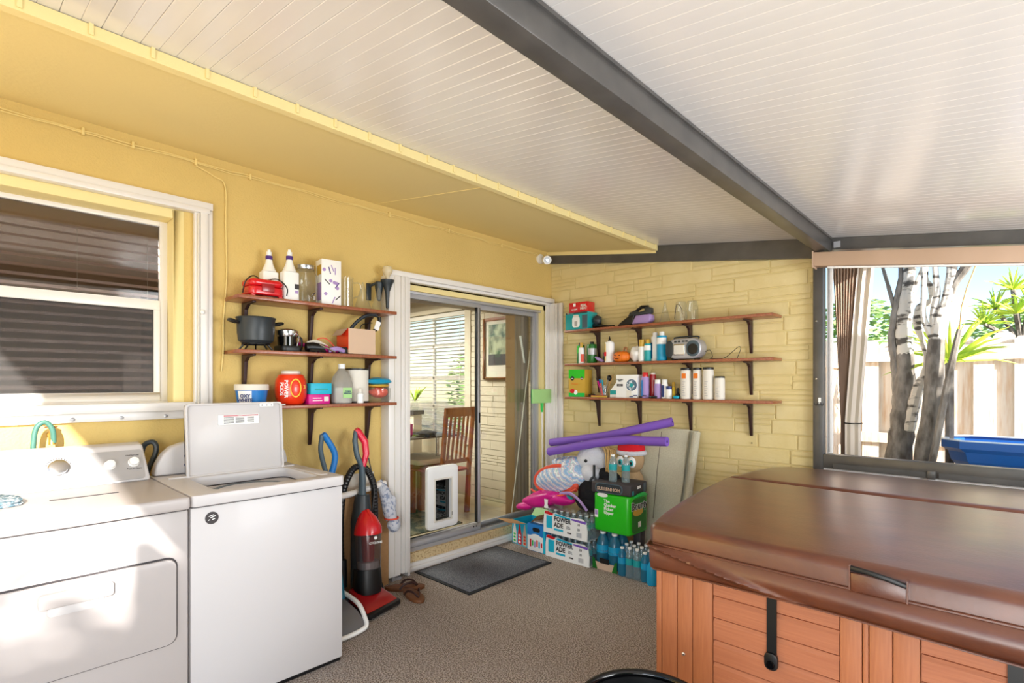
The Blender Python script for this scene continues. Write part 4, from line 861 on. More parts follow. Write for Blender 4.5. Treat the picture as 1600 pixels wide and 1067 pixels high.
# hair tools heap
rr = random.Random(8)
def tool(pts, rad, m_, lab, nm, cat='hair tool'):
    tag(MB().tube(smoothpath(pts, 4), rad, 8).build(nm, m_, smooth=True), lab, cat, 'hair tools heaped on the middle shelf')
tool([(.205, 1.46, Z2 + .010), (.21, 1.52, Z2 + .012), (.205, 1.56, Z2 + .010)], .009, 'black', 'thin black curling iron lying at the front shelf edge', 'curling_iron')
tool([(.10, 1.44, Z2 + .055), (.12, 1.50, Z2 + .040), (.13, 1.56, Z2 + .012)], .011, 'hotpink', 'pink curling iron slanting in the hair tool heap', 'curling_iron')
tool([(.19, 1.53, Z2 + .05), (.20, 1.57, Z2 + .030), (.205, 1.625, Z2 + .008)], .007, 'steel', 'silver hair clip iron in front of the heap', 'hair_iron')
tool([(.12, 1.60, Z2 + .02), (.15, 1.645, Z2 + .022), (.18, 1.685, Z2 + .016)], .014, 'magenta', 'magenta hair brush handle at the right of the heap', 'hair_brush')
tool([(.07, 1.47, Z2 + .013), (.08, 1.55, Z2 + .013), (.07, 1.63, Z2 + .013)], .012, 'offwhite', 'white comb handle behind the hair tool heap', 'comb')
hdy = thing('hair_dryer', 'black hair dryer with pink nozzle lying in the hair tool heap', 'hair tool', (.16, 1.52, Z2), 'hair tools heaped on the middle shelf')
MB().tube([(.165, 1.455, Z2 + .032), (.17, 1.50, Z2 + .034), (.18, 1.565, Z2 + .030)], [.026, .030, .022], 14).build('barrel', 'black', hdy, smooth=True)
MB().tube([(.18, 1.565, Z2 + .030), (.183, 1.585, Z2 + .028)], [.020, .016], 12).build('nozzle', 'hotpink', hdy, smooth=True); MB().tube([(.165, 1.48, Z2 + .03), (.10, 1.50, Z2 + .02)], [.016, .013], 10).build('handle', 'charcoal', hdy, smooth=True)
tool([(.11, 1.49, Z2 + .060), (.13, 1.54, Z2 + .072), (.15, 1.60, Z2 + .040)], .012, 'offwhite', 'pale flat iron propped on top of the hair tool heap', 'flat_iron')
tool([(.19, 1.59, Z2 + .016), (.20, 1.64, Z2 + .030), (.19, 1.69, Z2 + .016)], .015, 'lavender', 'lilac brush handle at the front right of the heap', 'hair_brush')
tag(MB().tube(smoothpath([(.13, 1.545, Z2 + .035), (.12, 1.55, Z2 + .085), (.13, 1.60, Z2 + .095), (.14, 1.65, Z2 + .05), (.15, 1.655, Z2 + .02), (.15, 1.60, Z2 + .04)], 5), .004, 6).build('hair_band', 'coral', smooth=True), 'looped coral hair band standing out of the heap', 'hair band')
tag(box(.06, .20, 1.66, 1.712, Z2, Z2 + .042).build('black_case', 'black', bev=.004), 'small black case leaning by the beige carton', 'case')
cb_ = thing('open_carton', 'plain beige carton with orange side, open at the top', 'box', (.13, 1.82, Z2))
F_ = MB(); ring_wall(F_, [(.05, 1.72), (.20, 1.72), (.20, 1.915), (.05, 1.915)], [(.053, 1.723), (.197, 1.723), (.197, 1.912), (.053, 1.912)], Z2, Z2 + .165); F_.box(.05, .2, 1.72, 1.915, Z2, Z2 + .003)
F_.build('carton', 'cardboard_pale', cb_); box(.052, .198, 1.7185, 1.7198, Z2 + .03, Z2 + .163).build('side_print', 'orange_red', cb_)
MB().add([(.05, 1.72, Z2 + .165), (.19, 1.72, Z2 + .165), (.18, 1.68, Z2 + .12), (.06, 1.68, Z2 + .12)], [(0, 1, 2, 3)]).build('flap', 'cardboard_pale', cb_)
nz = thing('vacuum_attachment', 'black curved handle tube with a white tag sticking out of the carton', 'tube', (.13, 1.85, Z2 + .06))
MB().tube(smoothpath([(.10, 1.75, Z2 + .06), (.11, 1.79, Z2 + .175), (.13, 1.86, Z2 + .25), (.14, 1.93, Z2 + .275), (.15, 1.965, Z2 + .268)], 6), [.012] * 24 + [.015], 8).build('tube', 'charcoal', nz, smooth=True)
MB().tube(smoothpath([(.16, 1.97, Z2 + .262), (.16, 1.965, Z2 + .20), (.15, 1.90, Z2 + .13), (.14, 1.88, Z2 + .07)], 5), .013, 8).build('grip', 'black', nz, smooth=True)
MB().tube(smoothpath([(.13, 1.84, Z2 + .15), (.14, 1.85, Z2 + .2), (.14, 1.93, Z2 + .22)], 4), .003, 6).build('cable', 'black', nz)
box(-.0008, .0008, -.018, .018, -.03, .03, T(.178, 1.945, Z2 + .20, rx=-.35)).build('tag', 'white', nz)
# low shelf
ot = thing('detergent_tub', 'round white-lidded blue detergent tub on the lowest left shelf', 'tub', (.13, 1.155, Z3))
MB().lathe([(.072, 0), (.084, .09)], 28, T(.13, 1.155, Z3)).build('tub', 'blue', ot, smooth=True); MB().lathe([(.088, .088), (.090, .092), (.090, .118), (.086, .123), (0, .123)], 28, T(.13, 1.155, Z3)).build('lid', 'offwhite', ot, smooth=True)
MB().lathe([(.0745, .01), (.0845, .085)], 10, T(.13, 1.155, Z3), cap=False, a0=-1.3, a1=-.35).build('label', 'white', ot, smooth=True)
LT = frame((.13 + .088 * math.cos(-.75), 1.155 + .088 * math.sin(-.75), Z3), (-math.sin(-.75), math.cos(-.75), 0), (0, 0, 1)); text('OXY\nWHITE', LT, 0, .045, .026, 'navy', ot, bold=.03, d=-.003); 
tdp = thing('laundry_pod_tub', 'red-orange rounded laundry pod tub with white lid and swirl label', 'tub', (.13, 1.38, Z3))
MB().lathe([(.058, 0), (.074, .012), (.088, .05), (.090, .10), (.086, .145), (.070, .178), (.050, .185)], 28, T(.13, 1.38, Z3)).build('tub', 'orange_red', tdp, smooth=True)
MB().lathe([(.052, .184), (.054, .188), (.054, .198), (.05, .202), (0, .202)], 24, T(.13, 1.38, Z3)).build('lid', 'offwhite', tdp, smooth=True)
LT = frame((.13 + .092 * math.cos(-.12), 1.38 + .092 * math.sin(-.12), Z3), (-math.sin(-.12), math.cos(-.12), 0), (0, 0, 1))
m_ = MB(); ring_wall(m_, [(.0 + .032 * math.cos(a / 10 * PI) * 1.0, .10 + .055 * math.sin(a / 10 * PI)) for a in range(20)], [(.0 + .027 * math.cos(a / 10 * PI), .10 + .048 * math.sin(a / 10 * PI)) for a in range(20)], -.004, .001, LT); m_.build('label_ring', 'yellow', tdp)
LT2 = frame((.13 + .091 * math.cos(-.85), 1.38 + .091 * math.sin(-.85), Z3), (0, 0, -1), (-math.sin(-.85), math.cos(-.85), 0)); text('POWER\nPODS', LT2, -.095, 0, .030, 'white', tdp, bold=.03, d=-.002)
text('3', LT, .052, .105, .030, 'yellow', tdp, d=-.008)
bc = thing('cyan_box', 'small cyan box resting on the magenta box', 'box', (.12, 1.54, Z3 + .0605)); box(.06, .19, 1.475, 1.61, Z3 + .0605, Z3 + .128).build('carton', 'cyan', bc, bev=.001); patch('print', FL(.19), 1.50, 1.585, Z3 + .085, Z3 + .095, 'teal', bc); text('D', frame((.12, 1.4745, 0), (1, 0, 0), (0, 0, 1)), .02, Z3 + .095, .03, 'navy', bc)
bm_ = thing('magenta_box', 'small magenta box under the cyan box', 'box', (.12, 1.53, Z3)); box(.05, .185, 1.465, 1.60, Z3, Z3 + .060).build('carton', 'magenta', bm_, bev=.001); patch('print', FL(.185), 1.49, 1.55, Z3 + .02, Z3 + .024, 'white', bm_); patch('print', FL(.185), 1.49, 1.545, Z3 + .035, Z3 + .039, 'white', bm_); patch('code', FL(.185), 1.563, 1.592, Z3 + .018, Z3 + .045, 'offwhite', bm_)
vg = thing('vinegar_jug', 'translucent white jug with pale green label and white cap', 'jug', (.15, 1.70, Z3))
MB().lathe([(.060, 0), (.066, .01), (.067, .13), (.055, .17), (.024, .215), (.020, .222)], 8, T(.15, 1.70, Z3, rz=PI / 8)).build('body', 'plastic_milk', vg, bev=.003); MB().lathe([(.0, .002), (.055, .003), (.060, .10), (.0, .10)], 8, T(.15, 1.70, Z3, rz=PI / 8), cap=False).build('liquid', 'white', vg)
MB().lathe([(.021, .222), (.022, .25), (.02, .252), (0, .252)], 16, T(.15, 1.70, Z3)).build('cap', 'white', vg, smooth=True); patch('label', FL(.214), 1.675, 1.735, Z3 + .035, Z3 + .10, 'lime', vg, d=.001, d0=-.003); text('CLEAN\nVINEGAR', FL(.215), 1.705, Z3 + .07, .013, 'navy', vg, bold=.02)
cn = thing('canister', 'white cylinder canister with black rims behind the jug', 'canister', (.09, 1.84, Z3))
MB().lathe([(.078, .008), (.078, .215)], 28, T(.09, 1.84, Z3)).build('body', 'offwhite', cn, smooth=True); MB().lathe([(.080, .215), (.080, .226), (0, .226)], 28, T(.09, 1.84, Z3)).build('lid', 'black', cn, smooth=True); MB().lathe([(.080, 0), (.080, .01)], 28, T(.09, 1.84, Z3)).build('base', 'black', cn, smooth=True)
sb = thing('small_bottle', 'tiny white bottle with white cap at the shelf edge', 'bottle', (.195, 1.805, Z3)); MB().lathe([(.021, 0), (.022, .06), (.012, .07)], 16, T(.195, 1.805, Z3)).build('body', 'white', sb, smooth=True); MB().lathe([(.012, .07), (.012, .095), (0, .096)], 14, T(.195, 1.805, Z3)).build('cap', 'offwhite', sb, smooth=True)
pkc = thing('clear_container', 'clear round container holding a pink cloth', 'container', (.13, 1.995, Z3)); MB().lathe([(.068, 0), (.078, .02), (.08, .095)], 24, T(.13, 1.985, Z3), cap=False).build('bowl', 'glass_clear', pkc, smooth=True); MB().ball((.13, 1.985, Z3 + .065), .062, .066, .035, wob=.12).build('pink_cloth', 'coral', pkc, smooth=True)
tag(MB().ball((.13, 1.985, Z3 + .112), .066, .078, .014, wob=.1).build('yellow_cloth', 'gold', smooth=True), 'folded yellow cloth on top of the clear container', 'cloth')
tag(MB().ball((.13, 1.985, Z3 + .143), .07, .088, .024, n=22, m=12, wob=.12, seed=4).build('chenille_cloth', 'cyan_deep', smooth=True), 'fluffy turquoise chenille cloth topping the container pile', 'cloth')
tag(box(.14, .22, 1.23, 1.31, Z3 + .001, Z3 + .008).build('flat_packet', 'white', bev=.002), 'flat white packet in front of the red laundry tub', 'packet')

# wall lamp fixture
wl = thing('wall_lamp', 'dark green iron wall sconce with bare round bulb at the door corner', 'lamp', (.0, 2.06, 1.93))
box(.0, .012, 1.965, 2.00, 1.98, 2.10).build('backplate', 'charcoal', wl, bev=.003)
MB().tube([(.012, 1.985, 2.08), (.07, 2.01, 2.10), (.10, 2.07, 2.10)], .010, 8).build('arm', 'charcoal', wl, smooth=True)
MB().lathe([(.0, -.17), (.010, -.165), (.016, -.05), (.034, .0), (.045, .02), (.048, .032)], 14, T(.105, 2.07, 2.09)).build('torch_cup', 'green_dark' if False else 'charcoal', wl, smooth=True)
MB().lathe([(.0, -.11), (.014, -.10), (.026, -.02), (.03, .02)], 12, T(.07, 2.025, 2.08)).build('leaf_cup', 'charcoal', wl, smooth=True)
MB().lathe([(.012, .03), (.014, .05), (.032, .075), (.036, .095), (.03, .118), (.0, .13)], 18, T(.105, 2.07, 2.095)).build('bulb', 'bulb_glass', wl, smooth=True)
# security camera
sc_m = thing('security_camera', 'small white bullet security camera in the wall corner', 'camera', (.05, D - .10, 2.55))
MB().lathe([(.045, 0), (.045, .02), (.03, .03)], 20, frame((0.001, D - .17, 2.585), (0, 1, 0), (0, 0, 1))).build('mount', 'white', sc_m, smooth=True)
cdir = Vector((.75, -.55, -.2)).normalized(); cp = Vector((.055, D - .15, 2.57))
MB().tube([cp, cp + cdir * .03, cp + cdir * .085], [.030, .040, .040], 18).build('housing', 'white', sc_m, smooth=True)
MB().tube([cp + cdir * .084, cp + cdir * .088], .028, 16).build('lens', 'black_gloss', sc_m)
MB().tube([cp + cdir * .088, cp + cdir * .0895], .012, 12).build('iris', 'steel', sc_m)
MB().tube([(.02, D - .17, 2.585), cp], .014, 10).build('joint', 'white', sc_m)
# ================================================================== BACK SHELVES
def bshelf(zt, lab):
    s = thing('wall_shelf', lab, 'shelf', (1.2, D - .1, zt - .02), 'wooden shelves on the brick wall')
    box(.33, 2.098, 3.79, D - .008, zt - .020, zt).build('board', 'shelf_wood', s, bev=.002)
    for x in (.575, .99, 1.436, 1.893):
        MB().prism([(D - .006, zt - .262), (D - .016, zt - .262), (D - .038, zt - .16), (D - .055, zt - .06), (D - .09, zt - .034), (D - .155, zt - .030), (D - .155, zt - .0205), (D - .006, zt - .0205)], x - .010, x + .010, Matrix(((0, 0, 1, 0), (1, 0, 0, 0), (0, 1, 0, 0), (0, 0, 0, 1)))).build('bracket', 'bracket', s, bev=.002)
    return s
ZA, ZB, ZC = 1.880, 1.578, 1.280
bshelf(ZA, 'long wooden shelf, top of the three on the brick wall'); bshelf(ZB, 'long wooden shelf, middle of the three on the brick wall'); bshelf(ZC, 'long wooden shelf, lowest of the three on the brick wall')
ZA += .001; ZB += .001; ZC += .001
tag(MB().lathe([(.005, 0), (.004, .003)], 8, FB(D - .004, 1.893, .965)).build('wall_plug', 'seam_dark'), 'small dark screw left in the brick wall below the shelf bracket', 'screw')
def can(nm, x, y, z, r, h, mb_, mc, lab, cat='bottle', cap=.2, cr=.9, group=None, label=None, neck=False):
    t = thing(nm, lab, cat, (x, y, z), group)
    hb = h * (1 - cap)
    prof = [(r * .95, 0), (r, .004), (r, hb * .9), (r * .92, hb)] if not neck else [(r * .95, 0), (r, .004), (r, hb * .72), (r * .55, hb * .93), (r * .45, hb)]
    MB().lathe(prof, 20, T(x, y, z)).build('body', mb_, t, smooth=True)
    c = r * cr if not neck else r * .5
    MB().lathe([(c, hb), (c, h * .985), (c * .9, h), (0, h)], 18, T(x, y, z)).build('cap', mc, t, smooth=True)
    if label: MB().lathe([(r + .0008, hb * label[1]), (r + .0008, hb * label[2])], 14, T(x, y, z), cap=False, a0=-PI + .1 if len(label) < 4 else label[3], a1=-.1 if len(label) < 4 else label[4]).build('label', label[0], t, smooth=True)
    return t
# top shelf
rb = thing('red_box', 'red carton with white print resting on the teal box', 'box', (.46, 3.87, ZA + .154))
TB = T(.46, 3.875, ZA + .1545, rz=.05); box(-.10, .10, -.055, .055, 0, .090, TB).build('carton', 'red', rb, bev=.001)
RF = TB @ FB(-.0555); patch('print', RF, -.055, -.03, .055, .082, 'white', rb); text('K-CUPS', RF, -.04, .025, .018, 'white', rb, bold=.03); text('REAL\nHEAT', RF, .055, .045, .028, 'offwhite', rb, bold=.04)
tbx = thing('teal_box', 'teal carton printed with a white appliance on top shelf', 'box', (.45, 3.87, ZA))
TB = T(.45, 3.88, ZA, rz=.03); box(-.12, .12, -.075, .075, 0, .153, TB).build('carton', 'teal', tbx, bev=.001)
RF = TB @ FB(-.0755); patch('print', RF, -.115, .115, .140, .152, 'seam_dark', tbx); patch('print', RF, -.10, -.03, .143, .149, 'white', tbx)
MB().prism(rrect(-.045, .035, .02, .115, .022), 0, .0012, RF).build('print', 'white', tbx); MB().prism(rrect(-.02, .01, .03, .075, .006), .001, .002, RF).build('print', 'alugrey', tbx); MB().prism(rrect(-.033, .023, .11, .130, .008), .001, .0018, RF).build('print', 'offwhite', tbx)
patch('print', RF, .06, .115, .01, .125, 'slate', tbx); text('3 in 1', RF, -.085, .10, .014, 'cyan', tbx)
bt = thing('black_tool', 'flat black hand tool lying right of the teal box', 'tool', (.70, 3.87, ZA))
MB().tube(smoothpath([(.575, 3.9, ZA + .028), (.62, 3.9, ZA + .028), (.68, 3.87, ZA + .02), (.75, 3.86, ZA + .011), (.81, 3.86, ZA + .010)], 4), [.026] * 6 + [.022, .018, .015, .013, .011, .01, .009, .009, .009, .008, .008], 10).build('body', 'black', bt, smooth=True)
MB().ball((.615, 3.89, ZA + .075), .045, .035, .045, wob=.08).build('head', 'charcoal', bt, smooth=True)
hv = thing('handheld_vacuum', 'handheld vacuum with lilac dust bowl and black nozzle on top shelf', 'vacuum', (1.02, 3.87, ZA))
hvF = frame((0, 3.83, ZA), (1, 0, 0), (0, 0, 1))
MB().prism([(.845, 0), (.94, 0), (1.0, .005), (1.02, .085), (.96, .075), (.90, .04)], -.07, 0, hvF).build('nozzle', 'black', hv, bev=.01, seg=3)
MB().prism([(.99, .005), (1.14, .005), (1.17, .03), (1.165, .08), (1.03, .078)], -.075, .004, hvF).build('dust_bowl', 'lavender', hv, bev=.014, seg=3)
MB().prism([(.95, .074), (1.165, .084), (1.165, .13), (1.13, .142), (1.10, .136), (1.105, .112), (1.05, .104), (1.02, .122), (.97, .108)], -.06, -.01, hvF).build('body', 'charcoal', hv, bev=.008)
MB().tube([(1.02, 3.865, ZA + .118), (1.07, 3.865, ZA + .145), (1.13, 3.865, ZA + .143)], [.012, .015, .013], 8).build('handle', 'black', hv, smooth=True)
tag(MB().lathe([(.045, 0), (.043, .005), (.004, .17)], 18, T(1.272, 3.87, ZA)).build('glass_cone', 'glass_clear', smooth=True), 'clear glass cone ornament on the brick wall shelf', 'ornament')
for dx, lab in ((0, 'upturned glass tumbler with brown pattern on top shelf'), (.075, 'plain upturned glass tumbler beside the patterned one')):
    t = thing('glass_tumbler', lab, 'glass', (1.41 + dx, 3.86 + dx * .4, ZA), 'upturned tumblers')
    MB().lathe([(.048, 0), (.046, .10), (.036, .15), (.0, .156)], 20, T(1.41 + dx, 3.86 + dx * .4, ZA), cap=False).build('glass', 'glass_clear', t, smooth=True)
    if not dx: MB().tube(smoothpath([(1.37, 3.835, ZA + .02), (1.385, 3.818, ZA + .07), (1.40, 3.815, ZA + .13), (1.43, 3.82, ZA + .10), (1.44, 3.822, ZA + .05)], 4), .0022, 5).build('pattern', 'bracket', t)
# middle shelf
can('green_cylinder', .43, 3.90, ZB, .036, .19, 'green_dark', 'black', 'green gas cylinder at the left end of the middle shelf', 'gas cylinder', .12, .45, label=('green', .55, .95))
can('lotion_bottle', .478, 3.845, ZB, .026, .185, 'white', 'gold', 'pink and white bottle with gold pointed cap between the green cylinders', 'bottle', .25, .5, label=('coral', .1, .6, -1.2, 0))
can('green_cylinder', .565, 3.88, ZB, .045, .19, 'green_dark', 'black', 'wide green gas cylinder with silver label near the bracket', 'gas cylinder', .12, .4, label=('alugrey', .45, .78, -1.7, .2))
tg = thing('torch_head', 'small grey torch head lying by the glue bottle', 'tool', (.68, 3.86, ZB)); MB().tube([(.625, 3.85, ZB + .05), (.665, 3.85, ZB + .03), (.705, 3.85, ZB + .014)], [.010, .016, .012], 10).build('barrel', 'lavender', tg, smooth=True); MB().box(.69, .705, 3.87, 3.89, ZB, ZB + .09).build('valve', 'charcoal', tg, bev=.003)
gl_ = can('glue_bottle', .766, 3.855, ZB, .040, .185, 'white', 'offwhite', 'white glue bottle with black nozzle and yellow label', 'bottle', .06, .55, label=('yellow', .08, .92, -2.9, -1.9)); MB().lathe([(.018, .18), (.008, .20), (.003, .225)], 12, T(.766, 3.855, ZB)).build('nozzle', 'black', gl_, smooth=True)
patch('label', FB(3.8145, .766, ZB), -.028, -.008, .055, .09, 'red', gl_, d=.001, d0=-.006)
pk = thing('pumpkin_ornament', 'small orange ceramic pumpkin with smiling face', 'ornament', (.885, 3.86, ZB)); 
for i in range(8):
    a = i * PI / 4; MB().ball((.885 + .032 * math.cos(a), 3.86 + .028 * math.sin(a), ZB + .045), .042, .042, .045, n=12, m=8).build('rib', 'orange', pk, smooth=True)
MB().tube(smoothpath([(.895, 3.86, ZB + .085), (.91, 3.86, ZB + .12), (.935, 3.855, ZB + .115), (.93, 3.85, ZB + .09)], 4), .007, 8).build('stem', 'copper_tape', pk, smooth=True)
PFc = FB(3.789, .885, ZB); MB().lathe([(.006, 0), (.006, .002)], 10, PFc @ T(-.025, .055, 0)).build('eye', 'black', pk); MB().lathe([(.006, 0), (.006, .002)], 10, PFc @ T(.018, .055, 0)).build('eye', 'black', pk)
MB().tube([(.855, 3.786, ZB + .036), (.87, 3.783, ZB + .028), (.89, 3.783, ZB + .027), (.907, 3.786, ZB + .034)], .0025, 6).build('mouth', 'black', pk)
tag(MB().ball((1.012, 3.88, ZB + .062), .055, .05, .062, n=18, m=12, wob=.22, seed=3).build('plastic_bag', 'white', smooth=True), 'crumpled white plastic bag behind the pumpkin', 'bag')
can('gold_spray_can', 1.078, 3.85, ZB, .026, .178, 'white', 'gold', 'small white spray can with gold cap', 'spray can', .32, .95)
can('teal_spray_can', 1.131, 3.85, ZB, .028, .178, 'teal', 'gold', 'teal spray can with gold top between gold and white cans', 'spray can', .2, .6, label=('white', .62, .9))
can('sunscreen_bottle', 1.178, 3.885, ZB, .032, .232, 'white', 'white', 'tall white and navy aerosol with white cap', 'spray can', .14, .6, label=('navy', .1, .75, -2.6, -1.8))
can('sunscreen_bottle', 1.250, 3.86, ZB, .040, .232, 'cyan_deep', 'white', 'tall turquoise aerosol with white cap beside the radio', 'spray can', .14, .5, label=('white', .66, .92))
ra = thing('boombox', 'rounded silver and grey portable radio with round speaker', 'radio', (1.455, 3.86, ZB))
RF = FB(3.80, 1.455, ZB)
MB().prism(rrect(-.135, .14, .008, .165, .072, 7), -.115, 0, RF).build('body', 'alugrey', ra, bev=.014, seg=3)
MB().prism(rrect(-.142, -.08, .02, .15, .03), -.10, .002, RF).build('side_pod', 'charcoal', ra, bev=.006)
MB().prism(rrect(-.078, .018, .035, .122, .012), -.01, .008, RF).build('tape_door', 'steel', ra, bev=.004); MB().prism(rrect(-.068, .008, .045, .112, .008), .008, .010, RF).build('window', 'offwhite', ra)
spk = MB().prism(rrect(.028, .128, .025, .145, .045, 6), -.01, .006, RF).build('speaker_panel', 'slate', ra, bev=.003); MB().lathe([(.040, 0), (.040, .006), (.032, .008), (.012, .003), (0, .006)], 24, RF @ T(.082, .080, .006)).build('speaker', 'black', spk, smooth=True)
for a in (-.06, -.03, .005, .03): MB().prism(rrect(a - .009, a + .009, .135, .147, .003), -.01, .006, RF).build('button', 'charcoal', ra)
MB().tube(smoothpath([(1.37, 3.84, ZB + .158), (1.38, 3.84, ZB + .176), (1.55, 3.84, ZB + .176), (1.56, 3.84, ZB + .158)], 4), .006, 8).build('handle', 'charcoal', ra, smooth=True)
for a in (-.09, .09): MB().box(a - .012, a + .012, .0, .012, -.08, -.02, RF).build('foot', 'black', ra)
MB().tube(smoothpath([(1.595, 3.88, ZB + .06), (1.63, 3.88, ZB + .07), (1.655, 3.87, ZB + .02), (1.64, 3.86, ZB + .006), (1.74, 3.86, ZB + .006), (1.80, 3.87, ZB + .05), (1.84, 3.88, ZB + .085), (1.855, 3.88, ZB + .07), (1.83, 3.88, ZB + .004)], 6), .0022, 5).build('cord', 'black', ra, smooth=True)
# lower shelf
mg = thing('plant_food_box', 'green and yellow plant food carton at the left end', 'box', (.44, 3.87, ZC))
TB = T(.44, 3.88, ZC, rz=.05); box(-.085, .085, -.06, .06, 0, .243, TB).build('carton', 'gold', mg, bev=.001); RF = TB @ FB(-.0605)
patch('print', RF, -.085, .085, .165, .243, 'green', mg); patch('print', RF, -.085, .085, 0, .035, 'green_bright', mg)
for xx in (-.045, .055): MB().lathe([(.020 if xx < 0 else .014, 0), (.020 if xx < 0 else .014, .002)], 18, RF @ T(xx, .165, 0)).build('emblem', 'black', mg); patch('emblem_bar', RF, xx - .012, xx + .012, .161, .166, 'white', mg, d=.003)
MB().ball((-.045, .05, .001), .028, .020, .0015, T=RF).build('print', 'red', mg); MB().ball((-.01, .04, .001), .02, .022, .0013, T=RF).build('print', 'white', mg); text('All Purpose', RF, -.02, .115, .016, 'orange', mg)
pc_ = thing('pencil_cup', 'clear cup packed with coloured pens and brushes', 'cup', (.70, 3.87, ZC)); MB().lathe([(.038, .0), (.042, .10)], 16, T(.70, 3.87, ZC), cap=False).build('cup', 'glass_clear', pc_, smooth=True)
tr_ = thing('wooden_tray', 'small wooden tray under the pencil cup', 'tray', (.70, 3.82, ZC)); box(.61, .76, 3.80, 3.828, ZC, ZC + .012).build('base', 'gold', tr_, bev=.002); box(.61, .76, 3.80, 3.804, ZC + .012, ZC + .018).build('edge', 'chair_wood', tr_)
for i, (c, dx, dy_, l, r_) in enumerate((('blue', -.045, .0, .155, .007), ('hotpink', -.055, -.01, .14, .007), ('cyan', -.03, .01, .15, .006), ('seam_dark', -.085, .0, .17, .003), ('coral', -.02, -.015, .12, .006), ('black', .03, .01, .17, .004), ('raffia', .07, .01, .19, .004), ('raffia', .10, .0, .20, .003), ('steel', .05, -.01, .15, .004))):
    tag(MB().tube([(.70 + dx * .1, 3.87 + dy_, ZC + .006), (.70 + dx, 3.87 + dy_ * 1.5, ZC + l)], r_, 7).build('paintbrush' if c in ('raffia', 'steel', 'black', 'seam_dark') else 'marker_pen', c), {'blue': 'blue marker standing in the clear cup', 'hotpink': 'pink marker leaning left in the clear cup', 'cyan': 'cyan marker in the clear cup', 'seam_dark': 'thin dark brush leaning far left in the cup', 'coral': 'short coral marker in the clear cup', 'black': 'black-handled brush in the clear cup', 'raffia': 'tan brush leaning right out of the cup' if l < .195 else 'longest tan brush, leaning furthest right out of the cup', 'steel': 'metal-handled brush in the clear cup'}[c], 'pen' if c not in ('raffia', 'steel', 'black', 'seam_dark') else 'brush', 'pens and brushes in the clear cup')
tag(MB().ball((.752, 3.87, ZC + .165), .022, .018, .026).build('black_pompom', 'black', smooth=True), 'round black brush head above the pencil cup', 'brush')
tag(MB().ball((.60, 3.83, ZC + .016), .035, .02, .015, wob=.2).build('dark_clip', 'black', smooth=True), 'small dark clip lying left of the wooden tray', 'clip')
tp3 = thing('craft_paint_bottle', 'white and teal squeeze bottle leaning behind the white fan box', 'bottle', (.81, 3.88, ZC)); MB().prism([(-.05, 0), (.05, 0), (.05, .07), (.03, .13), (.015, .13), (-.045, .06)], -.03, .03, FB(3.88, .82, ZC)).build('body', 'white', tp3, bev=.004); patch('label', FB(3.8495, .82, ZC), -.045, .03, .025, .06, 'teal', tp3)
wb = thing('fan_box', 'white carton printed with a round blue fan', 'box', (.955, 3.86, ZC)); TB = T(.955, 3.865, ZC, rz=.04); box(-.098, .098, -.05, .05, 0, .190, TB).build('carton', 'white', wb, bev=.001); RF = TB @ FB(-.0505)
MB().lathe([(.048, 0), (.048, .0015)], 24, RF @ T(.045, .105, 0)).build('print', 'navy', wb); MB().lathe([(.044, 0), (.044, .002)], 24, RF @ T(.045, .105, 0)).build('print', 'denim', wb); MB().lathe([(.016, 0), (.016, .003)], 16, RF @ T(.045, .105, 0)).build('print', 'teal', wb); patch('print', RF, .0, .045, .005, .06, 'offwhite', wb, d=.003)
patch('print', RF, -.09, -.035, .095, .115, 'seam_dark', wb); text('PORTABLE\nMIST', RF, -.062, .145, .013, 'seam_dark', wb, bold=.03); text('2-IN-1', RF, -.062, .105, .014, 'white', wb)
can('red_cap_can', 1.108, 3.85, ZC, .032, .208, 'lavender', 'red', 'lilac and blue spray can with red cap', 'spray can', .17, .7, label=('blue', .05, .85, -2.8, -1.6))
can('red_tall_can', 1.15, 3.90, ZC, .026, .205, 'red_dark', 'offwhite', 'dark red can behind the lilac spray can', 'spray can', .06, .8)
can('roll_on_bottle', 1.215, 3.86, ZC, .028, .150, 'lavender', 'white', 'pale blue and white bottle, left of the small pair', 'bottle', .22, .85)
can('roll_on_bottle', 1.275, 3.86, ZC, .025, .150, 'white', 'white', 'white and navy bottle, right of the small pair', 'bottle', .22, .85, label=('navy', .1, .9, -2.4, -1.3))
can('pill_bottle', 1.322, 3.84, ZC, .022, .098, 'white', 'navy', 'short white bottle with navy cap', 'bottle', .25, 1.0)
can('glue_stick', 1.337, 3.885, ZC, .014, .13, 'yellow', 'gold', 'yellow tube behind the navy-capped bottle', 'tube', .3, .9)
tag(MB().lathe([(.028, 0), (.022, .02), (.006, .05), (.010, .07), (.004, .085)], 14, T(1.385, 3.86, ZC)).build('black_figurine', 'black', smooth=True), 'tiny black figurine left of the silver canisters', 'figurine')
tag(MB().ball((1.395, 3.81, ZC + .013), .026, .016, .012, wob=.2).build('cyan_sponge', 'cyan', smooth=True), 'small cyan sponge in front of the black figurine', 'sponge')
tag(MB().tube([(1.20 + .0 + .026 * math.cos(a / 6 * PI), 3.812 + .012 * math.sin(a / 6 * PI), ZC + .011) for a in range(12)], .010, 7, closed=True).build('tape_roll', 'black', smooth=True), 'black tape ring on the lowest back shelf', 'tape')
